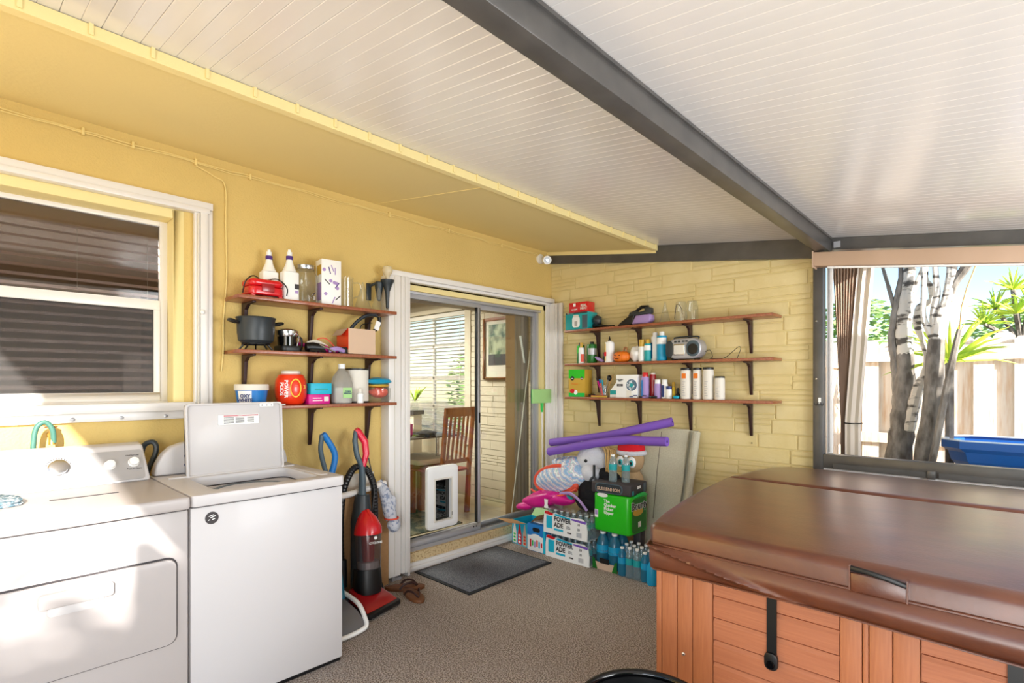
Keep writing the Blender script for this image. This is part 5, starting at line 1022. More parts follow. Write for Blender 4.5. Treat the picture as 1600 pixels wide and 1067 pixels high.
for k, (x, c, lab) in enumerate(((1.02, 'navy', 'navy scissors lying before the fan box'), (1.105, 'black', 'black-handled scissors at the shelf edge'))):
    s = thing('scissors', lab, 'scissors', (x, 3.81, ZC), 'scissors on the lowest back shelf')
    for q in (-1, 1): MB().tube([(x + q * .018 + .014 * math.cos(a / 5 * PI), 3.812 + .010 * math.sin(a / 5 * PI), ZC + .010 + .010 * (q > 0)) for a in range(10)], .004, 6, closed=True).build('handle', c, s, smooth=True)
    MB().tube([(x, 3.812, ZC + .012), (x - .05, 3.818, ZC + .008)], [.005, .002], 6).build('blade', 'steel', s)
def hairspray(x, r, h, lab, lc):
    t = can('silver_spray_can', x, 3.85, ZC, r, h, 'offwhite', 'black', lab, 'spray can', .075, .98, 'white spray cans with black caps')
    if lc: patch('label', FB(3.85 - r, x, ZC), -.016, .016, h * .66, h * .82, lc, t, d=.001, d0=-.004)
    for i in range(7): patch('print', FB(3.85 - r, x, ZC), -.012, .012 - .004 * (i % 3), h * (.12 + i * .07), h * (.135 + i * .07), 'alugrey', t, d=.0006, d0=-.004)
hairspray(1.457, .041, .238, 'white spray can with black cap and orange square, leftmost of four', 'orange'); hairspray(1.546, .033, .238, 'white spray can with orange square and narrow black cap, second of four', 'orange'); hairspray(1.630, .040, .240, 'tall white spray can with black cap without orange square', None); hairspray(1.716, .036, .172, 'short white spray can with black cap at the right end', None)

# ================================================================== VACUUMS AND FLOOR ITEMS LEFT OF THE DOOR
va = thing('upright_vacuum', 'red and black upright vacuum cleaner with a clear dust bin', 'vacuum cleaner', (.40, 1.80, 0))
hdp = [(.30, 1.66), (.535, 1.655), (.585, 1.70), (.50, 1.915), (.45, 1.935), (.20, 1.86)]
hdp = [(.24, 1.66), (.52, 1.645), (.545, 1.665), (.475, 1.925), (.45, 1.935), (.18, 1.90)]
MB().prism(hdp, .012, .040).build('brush_housing', 'black', va, bev=.006)
MB().hexa([(.24, 1.67, .04), (.525, 1.655, .04), (.455, 1.925, .04), (.18, 1.895, .04), (.26, 1.69, .115), (.44, 1.685, .075), (.40, 1.89, .075), (.22, 1.87, .115)]).build('head_cover', 'red_dark', va, bev=.012, seg=3)
MB().hexa([(.512, 1.74, .016), (.522, 1.742, .016), (.490, 1.86, .016), (.480, 1.858, .016), (.512, 1.74, .036), (.522, 1.742, .036), (.490, 1.86, .036), (.480, 1.858, .036)]).build('label', 'alugrey', va)
for s, yy in ((-1, 1.655), (1, 1.905)): MB().lathe([(.055, -.012), (.06, 0), (.055, .012)], 20, T(.24, yy, .06, rx=PI / 2)).build('wheel', 'rubber', va, smooth=True)
ax = Vector((.27, 1.80, 0))
lean = Vector((-.10, .045, 1)).normalized()
def pz(t, dx=0, dy_=0): p = Vector((.31, 1.79, .06)) + lean * t; return (p.x + dx, p.y + dy_, p.z)
MB().tube([pz(.02), pz(.08), pz(.17)], [.085, .09, .085], 20).build('motor_base', 'black', va, smooth=True)
MB().tube([pz(.02, -.06), pz(.45, -.06), pz(.62, -.05)], [.075, .07, .045], 14).build('spine', 'charcoal', va, smooth=True)
MB().tube([pz(.17, .015), pz(.22, .015), pz(.385, .015)], [.076, .078, .082], 24).build('dust_bin', 'bin_clear', va, smooth=True)
MB().tube([pz(.18, .015), pz(.37, .015)], [.035, .045], 14).build('filter', 'red_dark', va, smooth=True)
MB().tube([pz(.172, .015), pz(.215, .015)], [.066, .068], 16).build('dust', 'alugrey', va)
bcp = MB().tube([pz(.385, .015), pz(.42, .015), pz(.47, .0), pz(.52, -.02)], [.088, .086, .065, .03], 24).build('bin_cap', 'red', va, smooth=True)
MB().tube([pz(.43, .085), pz(.49, .06), pz(.53, .01)], [.012, .013, .012], 8).build('bin_handle', 'red', bcp, smooth=True)
text('CYCLONE', frame(pz(.345, .103), (.25, 1, 0), (0, 0, 1)), 0, 0, .018, 'white', va, bold=.03)
MB().lathe([(.012, 0), (.012, .001)], 5, frame(pz(.375, .103), (.25, 1, 0), (0, 0, 1))).build('emblem', 'white', va)
MB().tube([pz(.60, -.05), pz(.72, -.045), pz(.80, -.05)], [.030, .028, .022], 10, flat=.8).build('stem', 'slate', va, smooth=True)
MB().tube([pz(.80, -.05, .01), pz(.88, -.045, .030), pz(.96, -.05, .025), pz(1.03, -.06, -.02), pz(1.045, -.06, -.035)], [.018, .022, .024, .024, .018], 10).build('grip', 'pinkred', va, smooth=True)
MB().tube([pz(.80, -.05, .0), pz(.88, -.05, -.035), pz(.97, -.055, -.045), pz(1.035, -.06, -.035)], [.017, .018, .018, .014], 10).build('grip_back', 'slate', va, smooth=True)
hose = smoothpath([(.14, 1.70, .26), (.14, 1.695, .40), (.14, 1.70, .58), (.14, 1.72, .72), (.15, 1.77, .83), (.16, 1.82, .855), (.16, 1.88, .82), (.17, 1.92, .72), (.17, 1.93, .58), (.18, 1.925, .47)], 12)
MB().tube(hose, [.021 + .0022 * (i % 2) for i in range(len(hose))], 12).build('hose', 'black', va, smooth=False)
MB().tube([(.16, 1.70, .27), (.17, 1.70, .10)], [.026, .024], 12).build('hose_elbow', 'black', va, smooth=True); MB().tube([(.165, 1.70, .235), (.165, 1.70, .20)], .018, 10).build('valve', 'alugrey', va)
MB().tube(smoothpath([pz(.86, .0, .02), (.24, 1.88, .72), (.24, 1.87, .55), (.22, 1.9, .4)], 5), .004, 6).build('power_cord', 'black', va, smooth=True)
cc = thing('carpet_cleaner', 'blue-handled carpet cleaner half hidden beside the washer', 'carpet cleaner', (.50, 1.50, 0))
MB().hexa([(.34, 1.40, .01), (.655, 1.40, .01), (.635, 1.615, .01), (.34, 1.60, .01), (.34, 1.42, .14), (.52, 1.42, .10), (.54, 1.585, .10), (.34, 1.58, .14)]).build('head', 'plastic_smoke', cc, bev=.01)
MB().hexa([(.36, 1.42, .012), (.60, 1.42, .012), (.59, 1.59, .012), (.36, 1.58, .012), (.36, 1.43, .09), (.50, 1.43, .06), (.51, 1.57, .06), (.36, 1.57, .09)]).build('brush_roll', 'slate', cc)
MB().tube(smoothpath([(.34, 1.605, .14), (.50, 1.61, .12), (.58, 1.605, .07), (.625, 1.59, .03), (.640, 1.51, .02), (.645, 1.42, .02)], 4), .013, 8).build('bumper', 'white', cc, smooth=True)
MB().tube([(.36, 1.53, .12), (.32, 1.54, .28)], [.07, .06], 14).build('tank', 'plastic_blue', cc, smooth=True)
MB().tube([(.28, 1.54, .12), (.22, 1.56, .5), (.19, 1.57, .80)], [.06, .045, .03], 12).build('body', 'slate', cc, smooth=True)
MB().tube(smoothpath([(.19, 1.595, .80), (.195, 1.625, .90), (.195, 1.625, .97), (.19, 1.575, 1.06), (.19, 1.552, 1.09)], 4), [.020] * 4 + [.019] * 12 + [.015], 10).build('grip', 'blue', cc, smooth=True)
MB().tube(smoothpath([(.19, 1.585, .80), (.185, 1.565, .88), (.185, 1.54, .99), (.19, 1.548, 1.085)], 4), .015, 10).build('grip_back', 'slate', cc, smooth=True)
MB().tube(smoothpath([(.20, 1.58, .80), (.22, 1.545, .85), (.22, 1.53, .82), (.22, 1.53, .7)], 4), .006, 6).build('cord', 'black', cc, smooth=True)
bx = box(.005, .12, 1.66, 2.07, .001, .66).build('flat_carton', 'cardboard', bev=.002); tag(bx, 'tall flat brown carton standing against the wall behind the vacuum', 'carton')
bx = box(.005, .11, 1.36, 1.655, .001, .55).build('flat_carton', 'cardboard', bev=.002); tag(bx, 'lower brown carton standing next to the washer', 'carton')
tag(MB().tube([(.17, 1.40, .655), (.155, 1.78, .685), (.12, 2.04, .71)], .021, 14).build('plastic_pipe', 'aluwhite', smooth=True), 'white plastic pipe lying across the carton tops', 'pipe')
tag(box(.004, .010, 1.80, 2.02, .662, .78).build('paper_sheet', 'offwhite'), 'pale sheet standing on the carton against the wall', 'paper')
sk = thing('plush_sock', 'grey and white plush sock toy hanging beside the vacuum hose', 'soft toy', (.22, 2.05, .39))
MB().tube(smoothpath([(.10, 2.0, .72), (.14, 2.02, .66), (.17, 2.035, .56), (.20, 2.04, .47)], 4), [.03, .032, .034, .036, .038, .04, .04, .042, .044, .045, .043, .04, .036], 12).build('body', 'sock', sk, smooth=True)
MB().ball((.215, 2.05, .435), .042, .048, .048, wob=.05).build('head', 'sock', sk, smooth=True); MB().ball((.18, 2.06, .58), .03, .03, .055, wob=.05).build('ear', 'sock', sk, smooth=True)
MB().tube([(.20 + .046 * math.cos(a / 6 * PI), 2.04 + .046 * math.sin(a / 6 * PI), .482) for a in range(12)], .006, 6, closed=True).build('band', 'coral', sk, smooth=True)
# flip-flops
def sandal(x, y, r, lab, s):
    t = thing('flip_flop', lab, 'sandal', (x, y, 0), 'brown leather flip-flops'); Tm = T(x, y, .001, rz=r)
    out = [(.135 * math.cos(a) + (.0), (.048 + .008 * math.cos(a)) * math.sin(a) * (1 if abs(math.cos(a)) < .9 else .8)) for a in [i * PI / 12 for i in range(24)]]
    MB().prism(out, 0, .022, Tm).build('sole', 'brown_leather', t, bev=.004)
    for q in (-1, 1): MB().tube(smoothpath([(.085, 0, .022), (.05, q * .022, .050), (.0, q * .042, .045), (-.03, q * .046, .015)], 5), .008, 8, Tm, flat=.5).build('strap', 'bracket', t, smooth=True)
sandal(.42, 2.06, -.30 + .1, 'brown leather flip-flop nearest the doormat', 1)
sandal(.27, 2.10, .9, 'brown leather flip-flop touching the white door track', -1)
# doormat
dm = thing('doormat', 'dark grey ribbed doormat with black rubber edge before the sliding door', 'doormat', (.36, 2.76, 0))
box(.062, .670, 2.328, 3.188, .001, .008).build('border', 'rubber', dm, bev=.002); box(.085, .647, 2.351, 3.165, .008, .013).build('pile', 'mat_grey', dm, bev=.002)
# ================================================================== PILE IN THE CORNER
YF = 3.30
cr = thing('drink_carton', 'open carton with brown flaps and teal and red print by the door', 'carton', (.19, 3.48, 0))
m_ = MB(); ring_wall(m_, [(.075, 3.37), (.295, 3.335), (.300, 3.56), (.10, 3.60)], [(.079, 3.374), (.291, 3.340), (.296, 3.555), (.104, 3.595)], .001, .205); m_.build('carton', 'cyan', cr)
MB().add([(.075, 3.37, .205), (.285, 3.335, .205), (.22, 3.17, .235), (-.02 + .04, 3.22, .235)], [(0, 1, 2, 3)]).build('flap', 'cardboard', cr)
MB().add([(.295, 3.335, .206), (.300, 3.56, .206), (.43, 3.52, .30), (.41, 3.32, .30)], [(0, 1, 2, 3)]).build('flap', 'cardboard', cr)
MB().add([(.10, 3.60, .206), (.32, 3.56, .206), (.32, 3.63, .27), (.10, 3.66, .27)], [(0, 1, 2, 3)]).build('flap', 'lime', cr)
FF = frame((.075, 3.369, 0), (.22, -.035, 0), (0, 0, 1)); 
for i, c in enumerate(('offwhite', 'red', 'cardboard_pale')):
    MB().prism([(.012 + i * .07, .01), (.062 + i * .07, .01), (.062 + i * .07, .10), (.04 + i * .07, .19), (.034 + i * .07, .19), (.012 + i * .07, .10)], 0, .0015, FF).build('print', c, cr)
    for r in range(3): MB().ball((.037 + i * .07, .03 + r * .028, .0015), .017, .010, .0012, n=10, m=5, T=FF).build('print', ('green_bright', 'white', 'orange_red')[i], cr)
cr2 = thing('drink_carton', 'bright blue and white carton with dark hand hole', 'carton', (.40, 3.42, 0))
box(.305, .505, 3.312, 3.55, .001, .225).build('carton', 'bin_blue' if False else 'blue', cr2, bev=.002); BFr = FB(3.312)
patch('print', BFr, .308, .478, .005, .130, 'white', cr2); patch('print', BFr, .478, .504, .004, .222, 'cyan', cr2); MB().prism(rrect(.365, .445, .165, .200, .016), 0, .0015, BFr).build('hand_hole', 'black', cr2)
MB().prism([(.33 + .14 * i / 8, .125 + .022 * math.sin(i * PI / 8)) for i in range(9)][::1] + [(.33, .12)], 0, .002, BFr).build('print', 'white', cr2)
for i, c in enumerate(('red', 'green_bright', 'lavender', 'orange_red', 'cyan', 'red')): MB().prism(rrect(.335 + i * .024, .350 + i * .024, .035 + (i % 2) * .01, .10 - (i % 3) * .008, .005), 0, .0022, BFr).build('print', c, cr2)
tag(box(.33, .47, 3.36, 3.50, .226, .234).build('white_packet', 'white', bev=.002), 'white packet lying on top of the bright blue carton', 'packet')

def bottle(nm, x, y, z, h, r, mb_, cap, lab, group=None, label='teal', fill=None):
    t = thing(nm, lab, 'bottle', (x, y, z), group)
    MB().lathe([(r * .9, 0), (r, .008), (r * .96, h * .2), (r, h * .25), (r * .96, h * .34), (r, h * .40), (r, h * .66), (r * .75, h * .80), (r * .40, h * .90), (r * .40, h * .93)], 14, T(x, y, z)).build('body', mb_, t, smooth=True)
    MB().lathe([(r * .46, h * .93), (r * .46, h * .995), (0, h)], 12, T(x, y, z)).build('cap', cap, t, smooth=True)
    MB().lathe([(r * 1.02, h * .42), (r * 1.02, h * .64)], 14, T(x, y, z), cap=False).build('label', label, t, smooth=True)
    return t
bproto = {}
def pack_bottle(x, y, z, lab, group, key, args):
    if key not in bproto: bproto[key] = bottle('sports_drink_bottle', x, y, z, *args[:4], lab, group, *args[4:]); return bproto[key]
    o = bproto[key]; c = o.copy(); col.objects.link(c); c.location = (x, y, z); c['label'] = lab
    for ch in o.children: d = ch.copy(); col.objects.link(d); d.parent = c
    ORG[c.name] = Vector((x, y, z)); return c
def pack(z, lab, which, y0):
    t = thing('sports_drink_pack', lab, 'drink pack', (.73, y0 + .14, z), 'twin packs of sports drinks')
    x0, x1 = .515, .945; h = .15
    poly = [(x0, .0), (x1, .0), (x1 + .002, .08), (x1 - .012, .145), (x1 - .05, .165), (.74, .155), (.64, .168), (.60, .16), (.55, .178), (x0 + .01, .17), (x0, .10)]
    MB().prism(poly, -.004, 0, FB(y0, 0, z)).build('wrap', 'white', t)
    MB().box(x0 + .003, x1 - .003, y0 + .005, y0 + .275, z + .001, z + .004).build('tray', 'white', t)
    MB().box(x1 - .004, x1, y0, y0 + .275, z, z + .13).build('wrap_side', 'plastic_film', t)
    MB().box(x0, x1, y0, y0 + .275, z + .196, z + .197).build('film', 'plastic_film', t)
    Fp = FB(y0 - .0002, 0, z)
    patch('print', Fp, .545, .605, .040, .138, 'cyan', t); text('POWER\nADE', Fp, .625, .100, .050, 'seam_dark', t, align='LEFT', bold=.035, sx=.95)
    patch('print', Fp, .625, .715, .032, .048, 'cyan', t); MB().prism([(.525, .150), (.60, .145), (.62, .160), (.55, .176), (.53, .172)], 0, .0015, Fp).build('print', 'red', t)
    MB().prism([(.62, .150), (.78, .138), (.79, .150), (.64, .165)], 0, .0015, Fp).build('print', 'cyan', t); MB().prism([(.79, .140), (.93, .130), (.935, .150), (.80, .152)], 0, .0015, Fp).build('print', 'purple', t)
    text('24', Fp, .865, .115, .024, 'seam_dark', t, bold=.02); text('20', Fp, .865, .078, .024, 'seam_dark', t, bold=.02); text('ZERO\nSUGAR', Fp, .765, .075, .014, 'seam_dark', t); patch('print', Fp, .755, .795, .030, .040, 'seam_dark', t)
    for i in range(8): patch('barcode', Fp, .845 + i * .006, .848 + i * .006, .020, .055, 'alugrey', t)
    n = 0
    for i in range(7):
        for j in range(2):
            pack_bottle(.548 + i * .061, y0 + .040 + j * .066, z + .005, which, 'bottles inside the white sports drink packs', 'p' + which[:12], (.188, .0285, 'plastic_bottle', 'white', 'purple' if i > 3 else 'teal'))
    return t
pack(0.001, 'lower white sports drink pack standing on the carpet', 'clear bottle inside the lower white sports drink pack', 3.30)
pack(.200, 'upper white sports drink pack stacked on the lower one', 'capped clear bottle inside the upper white sports drink pack', 3.275)

# blue drink pack with green carton corner
bp_ = thing('blue_drink_pack', 'pack of large blue drink bottles in a torn green cardboard tray under the paper towels', 'drink pack', (1.06, 3.45, 0))
MB().box(.955, 1.165, 3.335, 3.338, .001, .055).build('tray_front', 'cardboard_pale', bp_); MB().prism([(.955, 0.001), (.995, 0.001), (.972, .075), (.955, .085)], -.001, .003, FB(3.333)).build('tray_corner', 'green_dark', bp_); MB().prism([(1.125, 0.001), (1.168, 0.001), (1.168, .085), (1.150, .075)], -.001, .003, FB(3.333)).build('tray_corner', 'green_dark', bp_)
MB().box(.955, 1.165, 3.34, 3.60, .001, .006).build('tray_floor', 'cardboard', bp_); 
MB().box(1.02, 1.10, 3.328, 3.3325, .052, .090).build('hand_hole', 'black', bp_)
for i in range(2):
    for j in range(2):
        t = pack_bottle(1.008 + i * .104, 3.392 + j * .105, .0065, 'large blue drink bottle in the torn green tray, %s of the %s row' % (('left', 'right')[i], ('front', 'back')[j]), 'large blue drink bottles', 'blue', (.272, .049, 'plastic_blue', 'white', 'cyan_deep'))
for i, c in enumerate(bproto['blue'].children): pass
MB().box(.957, 1.163, 3.339, 3.60, .140, .1405).build('film', 'plastic_film', bp_)
# loose water bottles
lw = thing('water_pack', 'plastic-wrapped base tray holding the loose water bottles', 'drink pack', (1.30, 3.42, 0)); MB().prism(rrect(1.172, 1.40, 3.315, 3.60, .02), .0005, .003).build('tray', 'plastic_film', lw)
k = 0
for j, yy in enumerate((3.345, 3.415, 3.485)):
    for i in range(4 if j == 0 else 4):
        x = 1.205 + i * .062 - j * .004
        blue = (j == 0 and i in (0, 3)) or (j == 1 and i == 3)
        if blue: pack_bottle(x, yy, .0035, 'blue-wrapped water bottle at the %s of the %s row beside the hot tub' % ('left end' if i == 0 else 'right end', ('front', 'middle', 'back')[j]), 'blue wrapped water bottles', 'wb', (.205, .030, 'plastic_blue', 'white', 'cyan_deep'))
        else: pack_bottle(x, yy, .0035, 'clear water bottle, %s from the left in the %s row beside the hot tub' % (('first', 'second', 'third', 'fourth')[i], ('front', 'middle', 'back')[j]), 'clear water bottles by the tub', 'wc', (.215, .029, 'plastic_bottle', 'white', 'teal'))
tag(MB().lathe([(.032, 0), (.034, .01), (.034, .12), (.012, .17), (.012, .21)], 14, T(1.452, 3.33, 0)).build('blue_bottle', 'cyan_deep', smooth=True), 'solid turquoise bottle nearest the hot tub corner', 'bottle')
tag(box(1.175, 1.235, 3.55, 3.62, .001, .30).build('dark_can_pack', 'seam_dark', bev=.006), 'small dark pack standing behind the water bottles', 'drink pack')
# paper towel pack
pt_ = thing('paper_towel_pack', 'bright green wrapped paper towel pack under the black drink box', 'paper towels', (1.10, 3.48, .285))
PX0, PX1, PY0, PY1 = .945, 1.262, 3.35, 3.62
MB().prism(rrect(PX0, PX1, PY0, PY1, .035), .285, .572).build('wrap', 'green', pt_, bev=.016, seg=3)
Fg = FB(PY0 - .0008); text('The\nQuicker\nPicker\nUpper', Fg, 1.045, .475, .032, 'white', pt_, align='LEFT', bold=.03, d=.002)
patch('label', Fg, .962, .992, .385, .445, 'white', pt_); patch('label_print', Fg, .966, .988, .405, .440, 'lavender', pt_, d=.002)
MB().ball((1.03, .560, 0), .05, .016, .002, T=Fg).build('print', 'white', pt_)
Fx = FL(PX1 + .0008); MB().prism(rrect(PY0 + .035, PY1 - .035, .30, .55, .03), -.0005, .001, Fx).build('print', 'green_dark', pt_)
MB().ball((PY0 + .12, .45, .001), .075, .03, .002, T=Fx).build('print', 'gold', pt_); text('Bounty', Fx, PY0 + .135, .495, .078, 'white', pt_, bold=.06, d=.003); text('Bounty', Fx, PY0 + .135, .495, .078, 'black', pt_, bold=.02, d=.0045); patch('print', Fx, PY0 + .12, PY0 + .16, .335, .375, 'offwhite', pt_, d=.002)
MB().tube([(1.262, 3.40, .56), (1.272, 3.47, .575), (1.272, 3.54, .572), (1.262, 3.60, .56)], [.006, .014, .018, .008], 8).build('crumpled_seam', 'green_bright', pt_, smooth=True)
# black box
TB = T(1.095, 3.48, .5735, rz=.07)
bb_ = thing('black_drink_box', 'flat black drink carton lying on the green paper towel pack', 'carton', (1.095, 3.48, .5735)); MB().box(-.165, .165, -.135, .135, 0, .085, TB).build('carton', 'seam_dark', bb_, bev=.012, seg=3)
Fk = TB @ FB(-.1355); MB().prism(rrect(-.13, .10, .006, .078, .03), 0, .001, Fk).build('panel', 'slate', bb_); MB().prism(rrect(-.12, .09, .012, .072, .028), 0, .0015, Fk).build('panel', 'charcoal', bb_); text('SULLENHOH', Fk, -.015, .036, .034, 'cardboard_pale', bb_, bold=.02, d=.003); text('LAGER', Fk, -.015, .060, .012, 'slate', bb_, d=.003)
Fk2 = TB @ FL(.1655); patch('label', Fk2, -.03, .02, .045, .065, 'white', bb_); patch('label', Fk2, .07, .11, .01, .075, 'slate', bb_); patch('label', Fk2, -.11, -.09, .01, .04, 'teal', bb_)
for x, y, lab in ((1.075, 3.425, 'clear water bottle with teal label on the black box, left of the pair'), (1.165, 3.46, 'clear water bottle with teal label on the black box, right of the pair')):
    bottle('water_bottle', x, y, .659, .205, .031, 'plastic_bottle', 'white', lab, 'water bottles on the black box')
# rug / foam sheet leaning
rg = thing('folded_foam_sheet', 'beige folded carpet underlay sheet leaning against the brick wall', 'foam sheet', (1.3, 3.85, 0))
def leaning(x0, x1, z1, y0b, y0t, th, nm, rt=.0):
    m_ = MB(); n = 10; vs = []; 
    for j in range(n + 1):
        z = z1 * j / n; yb = y0b + (y0t - y0b) * j / n + .008 * math.sin(j * .9)
        vs += [(x0 + .01 * math.sin(j), yb, z), (x1 + rt * j / n + .008 * math.sin(j * 1.3), yb + .012, z), (x1 + rt * j / n, yb + th + .012, z), (x0, yb + th, z)]
    fs = [(0, 1, 2, 3), tuple(range(4 * n + 3, 4 * n - 1, -1))] + [(4 * j + a, 4 * j + (a + 1) % 4, 4 * j + 4 + (a + 1) % 4, 4 * j + 4 + a) for j in range(n) for a in range(4)]
    return m_.add(vs, fs).build(nm, 'foam_beige', rg, bev=.01)
leaning(1.06, 1.40, 1.045, 3.73, 3.86, .03, 'layer', .07); leaning(1.12, 1.475, 1.035, 3.775, 3.90, .03, 'layer', .05)
MB().tube([(1.47, 3.755, .0), (1.49, 3.80, .5), (1.53, 3.875, 1.03)], .030, 10).build('fold', 'foam_beige', rg, smooth=True)
MB().tube([(1.245, 3.727, .35), (1.250, 3.785, .72), (1.258, 3.842, 1.02)], .0022, 5).build('stitching', 'bracket', rg)
# pool noodles
def noodle(pts, lab):
    t = thing('pool_noodle', lab, 'pool noodle', pts[0], 'purple pool noodles'); q = smoothpath(pts, 5)
    MB().tube(q, .034, 14).build('foam', 'purple', t, smooth=True)
    for a, b in ((q[0], q[1]), (q[-1], q[-2])):
        d = (a - b).normalized(); MB().tube([a - d * .001, a + d * .0015], .011, 10).build('hole', 'purple_core', t)
NB = [(.42, 3.46, .820), (.74, 3.455, .894), (.96, 3.45, .942), (1.18, 3.46, .975), (1.33, 3.46, .979), (1.50, 3.46, .988)]
NA = [(.33, 3.60, .880), (.66, 3.585, .935), (.93, 3.58, .985), (1.17, 3.60, 1.045), (1.44, 3.66, 1.115)]
noodle(NB, 'purple pool noodle in front, its right end sagging past the foam sheet'); noodle(NA, 'purple pool noodle behind, its right end rising above the foam sheet')
# soft toys and bags
un = thing('plush_animal', 'white plush animal with black eye and tan mane in the pile', 'soft toy', (.79, 3.55, .56))
MB().ball((.80, 3.55, .775), .135, .11, .125, n=24, m=16, wob=.04).build('head', 'fur_white', un, smooth=True); MB().ball((.84, 3.47, .690), .085, .075, .075, n=18, m=12, wob=.04).build('muzzle', 'fur_white', un, smooth=True)
MB().ball((.80, 3.57, .63), .13, .10, .10, n=18, m=12, wob=.05).build('body', 'fur_white', un, smooth=True)
for x, y in ((.74, 3.50), (.86, 3.60)): MB().tube([(x, y, .86), (x - .005, y, .905), (x - .005, y, .93)], [.035, .030, .012], 10).build('ear', 'fur_white', un, smooth=True)
MB().ball((.815, 3.438, .785), .014, .010, .014).build('eye', 'black_gloss', un, smooth=True)
rr = random.Random(2)
for i in range(26):
    a = rr.uniform(-.03, .05); b = rr.uniform(-.04, .04); MB().tube(smoothpath([(.90 + a, 3.56 + b, .925 - abs(a)), (.945 + a, 3.55 + b, .87), (.965 + a * .6, 3.53 + b, .78), (.975 + a, 3.52 + b, .70 + rr.uniform(-.02, .04))], 3), .0045, 5).build('mane_strand', 'raffia', un)
sn = thing('santa_plush', 'tan plush owl with big eyes wearing a red Santa hat', 'soft toy', (1.09, 3.66, .60))
MB().ball((1.09, 3.665, .80), .105, .09, .11, n=20, m=12, wob=.02).build('head', 'fur_tan', sn, smooth=True); MB().ball((1.09, 3.68, .64), .09, .08, .09, n=18, m=12).build('body', 'fur_tan', sn, smooth=True)
MB().lathe([(.108, .0), (.105, .05), (.07, .095), (.0, .11)], 22, T(1.09, 3.665, .855)).build('hat', 'felt_red', sn, smooth=True); MB().tube([(1.09 + .104 * math.cos(a / 9 * PI), 3.665 + .098 * math.sin(a / 9 * PI), .858) for a in range(18)], .020, 8, closed=True).build('hat_brim', 'fur_white', sn, smooth=True)
for s in (-1, 1):
    c = Vector((1.09 + s * .048, 3.585, .79)); d = Vector((s * .25 + .3, -1, 0)).normalized()
    MB().ball((c.x, c.y, c.z), .040, .016, .044).build('eye_patch', 'white', sn, smooth=True); MB().ball((c.x + .006, c.y - .012, c.z - .004), .020, .009, .024).build('iris', 'teal', sn, smooth=True); MB().ball((c.x + .007, c.y - .019, c.z - .004), .010, .005, .012).build('pupil', 'black_gloss', sn, smooth=True)
MB().ball((1.09, 3.572, .755), .012, .018, .014).build('beak', 'gold', sn, smooth=True)
tt = thing('chevron_tote', 'pastel zigzag knitted tote bag with coral trim on the drink packs', 'bag', (.55, 3.42, .42))
def blob(nm, c, r, m_, par, wob=.1, seed=0, rot=(0, 0, 0)):
    Tm = Matrix.Translation(c) @ Matrix.Rotation(rot[2], 4, 'Z') @ Matrix.Rotation(rot[1], 4, 'Y') @ Matrix.Rotation(rot[0], 4, 'X'); return MB().ball((0, 0, 0), *r, n=32, m=20, T=Tm, wob=wob, seed=seed).build(nm, m_, par, smooth=True)
blob('bag', (.56, 3.44, .615), (.27, .11, .125), 'chevron', tt, .07, 3, (0, -.22, 0)); blob('upper_fold', (.62, 3.52, .735), (.22, .08, .06), 'chevron', tt, .1, 5, (0, -.1, 0))
Tt = Matrix.Translation((.56, 3.435, .615)) @ Matrix.Rotation(-.22, 4, 'Y')
MB().tube([(.236 * math.cos(a), -.054, .109 * math.sin(a)) for a in [i * PI / 20 for i in range(8, 36)]], .015, 8, Tt, flat=.5).build('trim', 'coral', tt, smooth=True)
MB().tube(smoothpath([(.31, 3.36, .50), (.42, 3.335, .475), (.55, 3.32, .478), (.68, 3.33, .515), (.78, 3.36, .57)], 5), .009, 8).build('trim', 'coral', tt, smooth=True)
pb_ = thing('pink_bag', 'shiny magenta bag slumped under the zigzag tote', 'bag', (.42, 3.40, .34))
blob('bag', (.43, 3.37, .435), (.21, .095, .068), 'hotpink', pb_, .12, 7, (0, -.25, 0)); blob('fold', (.60, 3.37, .465), (.15, .07, .05), 'hotpink', pb_, .1, 9)
blob('corner', (.26, 3.34, .355), (.10, .05, .035), 'hotpink', pb_, .1, 2, (0, -.2, 0))
MB().prism([(-.022, -.035), (.022, -.035), (.013, -.005), (.018, .035), (-.018, .035), (-.013, -.005)], 0, .006, FB(3.262, .555, .435)).build('bow_tag', 'white', pb_)
tl = blob('x', (.685, 3.37, .468), (.055, .04, .035), 'teal', None, .1, 4); tl.name = 'teal_cloth'; tag(tl, 'bit of teal striped cloth between the magenta and black bags', 'cloth')
kb = thing('black_bag', 'black cloth bag with pink strap beside the zigzag tote', 'bag', (.86, 3.48, .40))
blob('bag', (.855, 3.50, .535), (.15, .12, .125), 'black_cloth', kb, .08, 11); blob('lower_fold', (.84, 3.46, .455), (.13, .10, .06), 'black_cloth', kb, .1, 13); blob('upper_fold', (.97, 3.53, .665), (.11, .08, .055), 'black_cloth', kb, .12, 12, (0, .4, 0))
MB().tube(smoothpath([(.64, 3.33, .515), (.75, 3.32, .535), (.85, 3.30, .50), (.925, 3.30, .43)], 5), .012, 8, flat=.6).build('strap', 'lavender', kb, smooth=True)
blob('red_trim', (.735, 3.405, .60), (.035, .03, .07), 'coral', kb, .05, 2)
hc = thing('hanger_hook', 'black plastic forked clip standing out of the black bag', 'clip', (.92, 3.42, .62))
MB().tube([(.907, 3.42, .66), (.907, 3.42, .765)], .010, 8).build('stem', 'black', hc, smooth=True); MB().tube(smoothpath([(.875, 3.41, .635), (.895, 3.41, .665), (.920, 3.41, .665), (.94, 3.41, .635)], 4), .009, 8).build('fork', 'charcoal', hc, smooth=True)
wbx = box(.515, .86, 3.56, 3.80, .001, .36); tag(wbx.build('storage_carton', 'cardboard', bev=.003), 'brown carton buried behind the drink packs', 'carton')
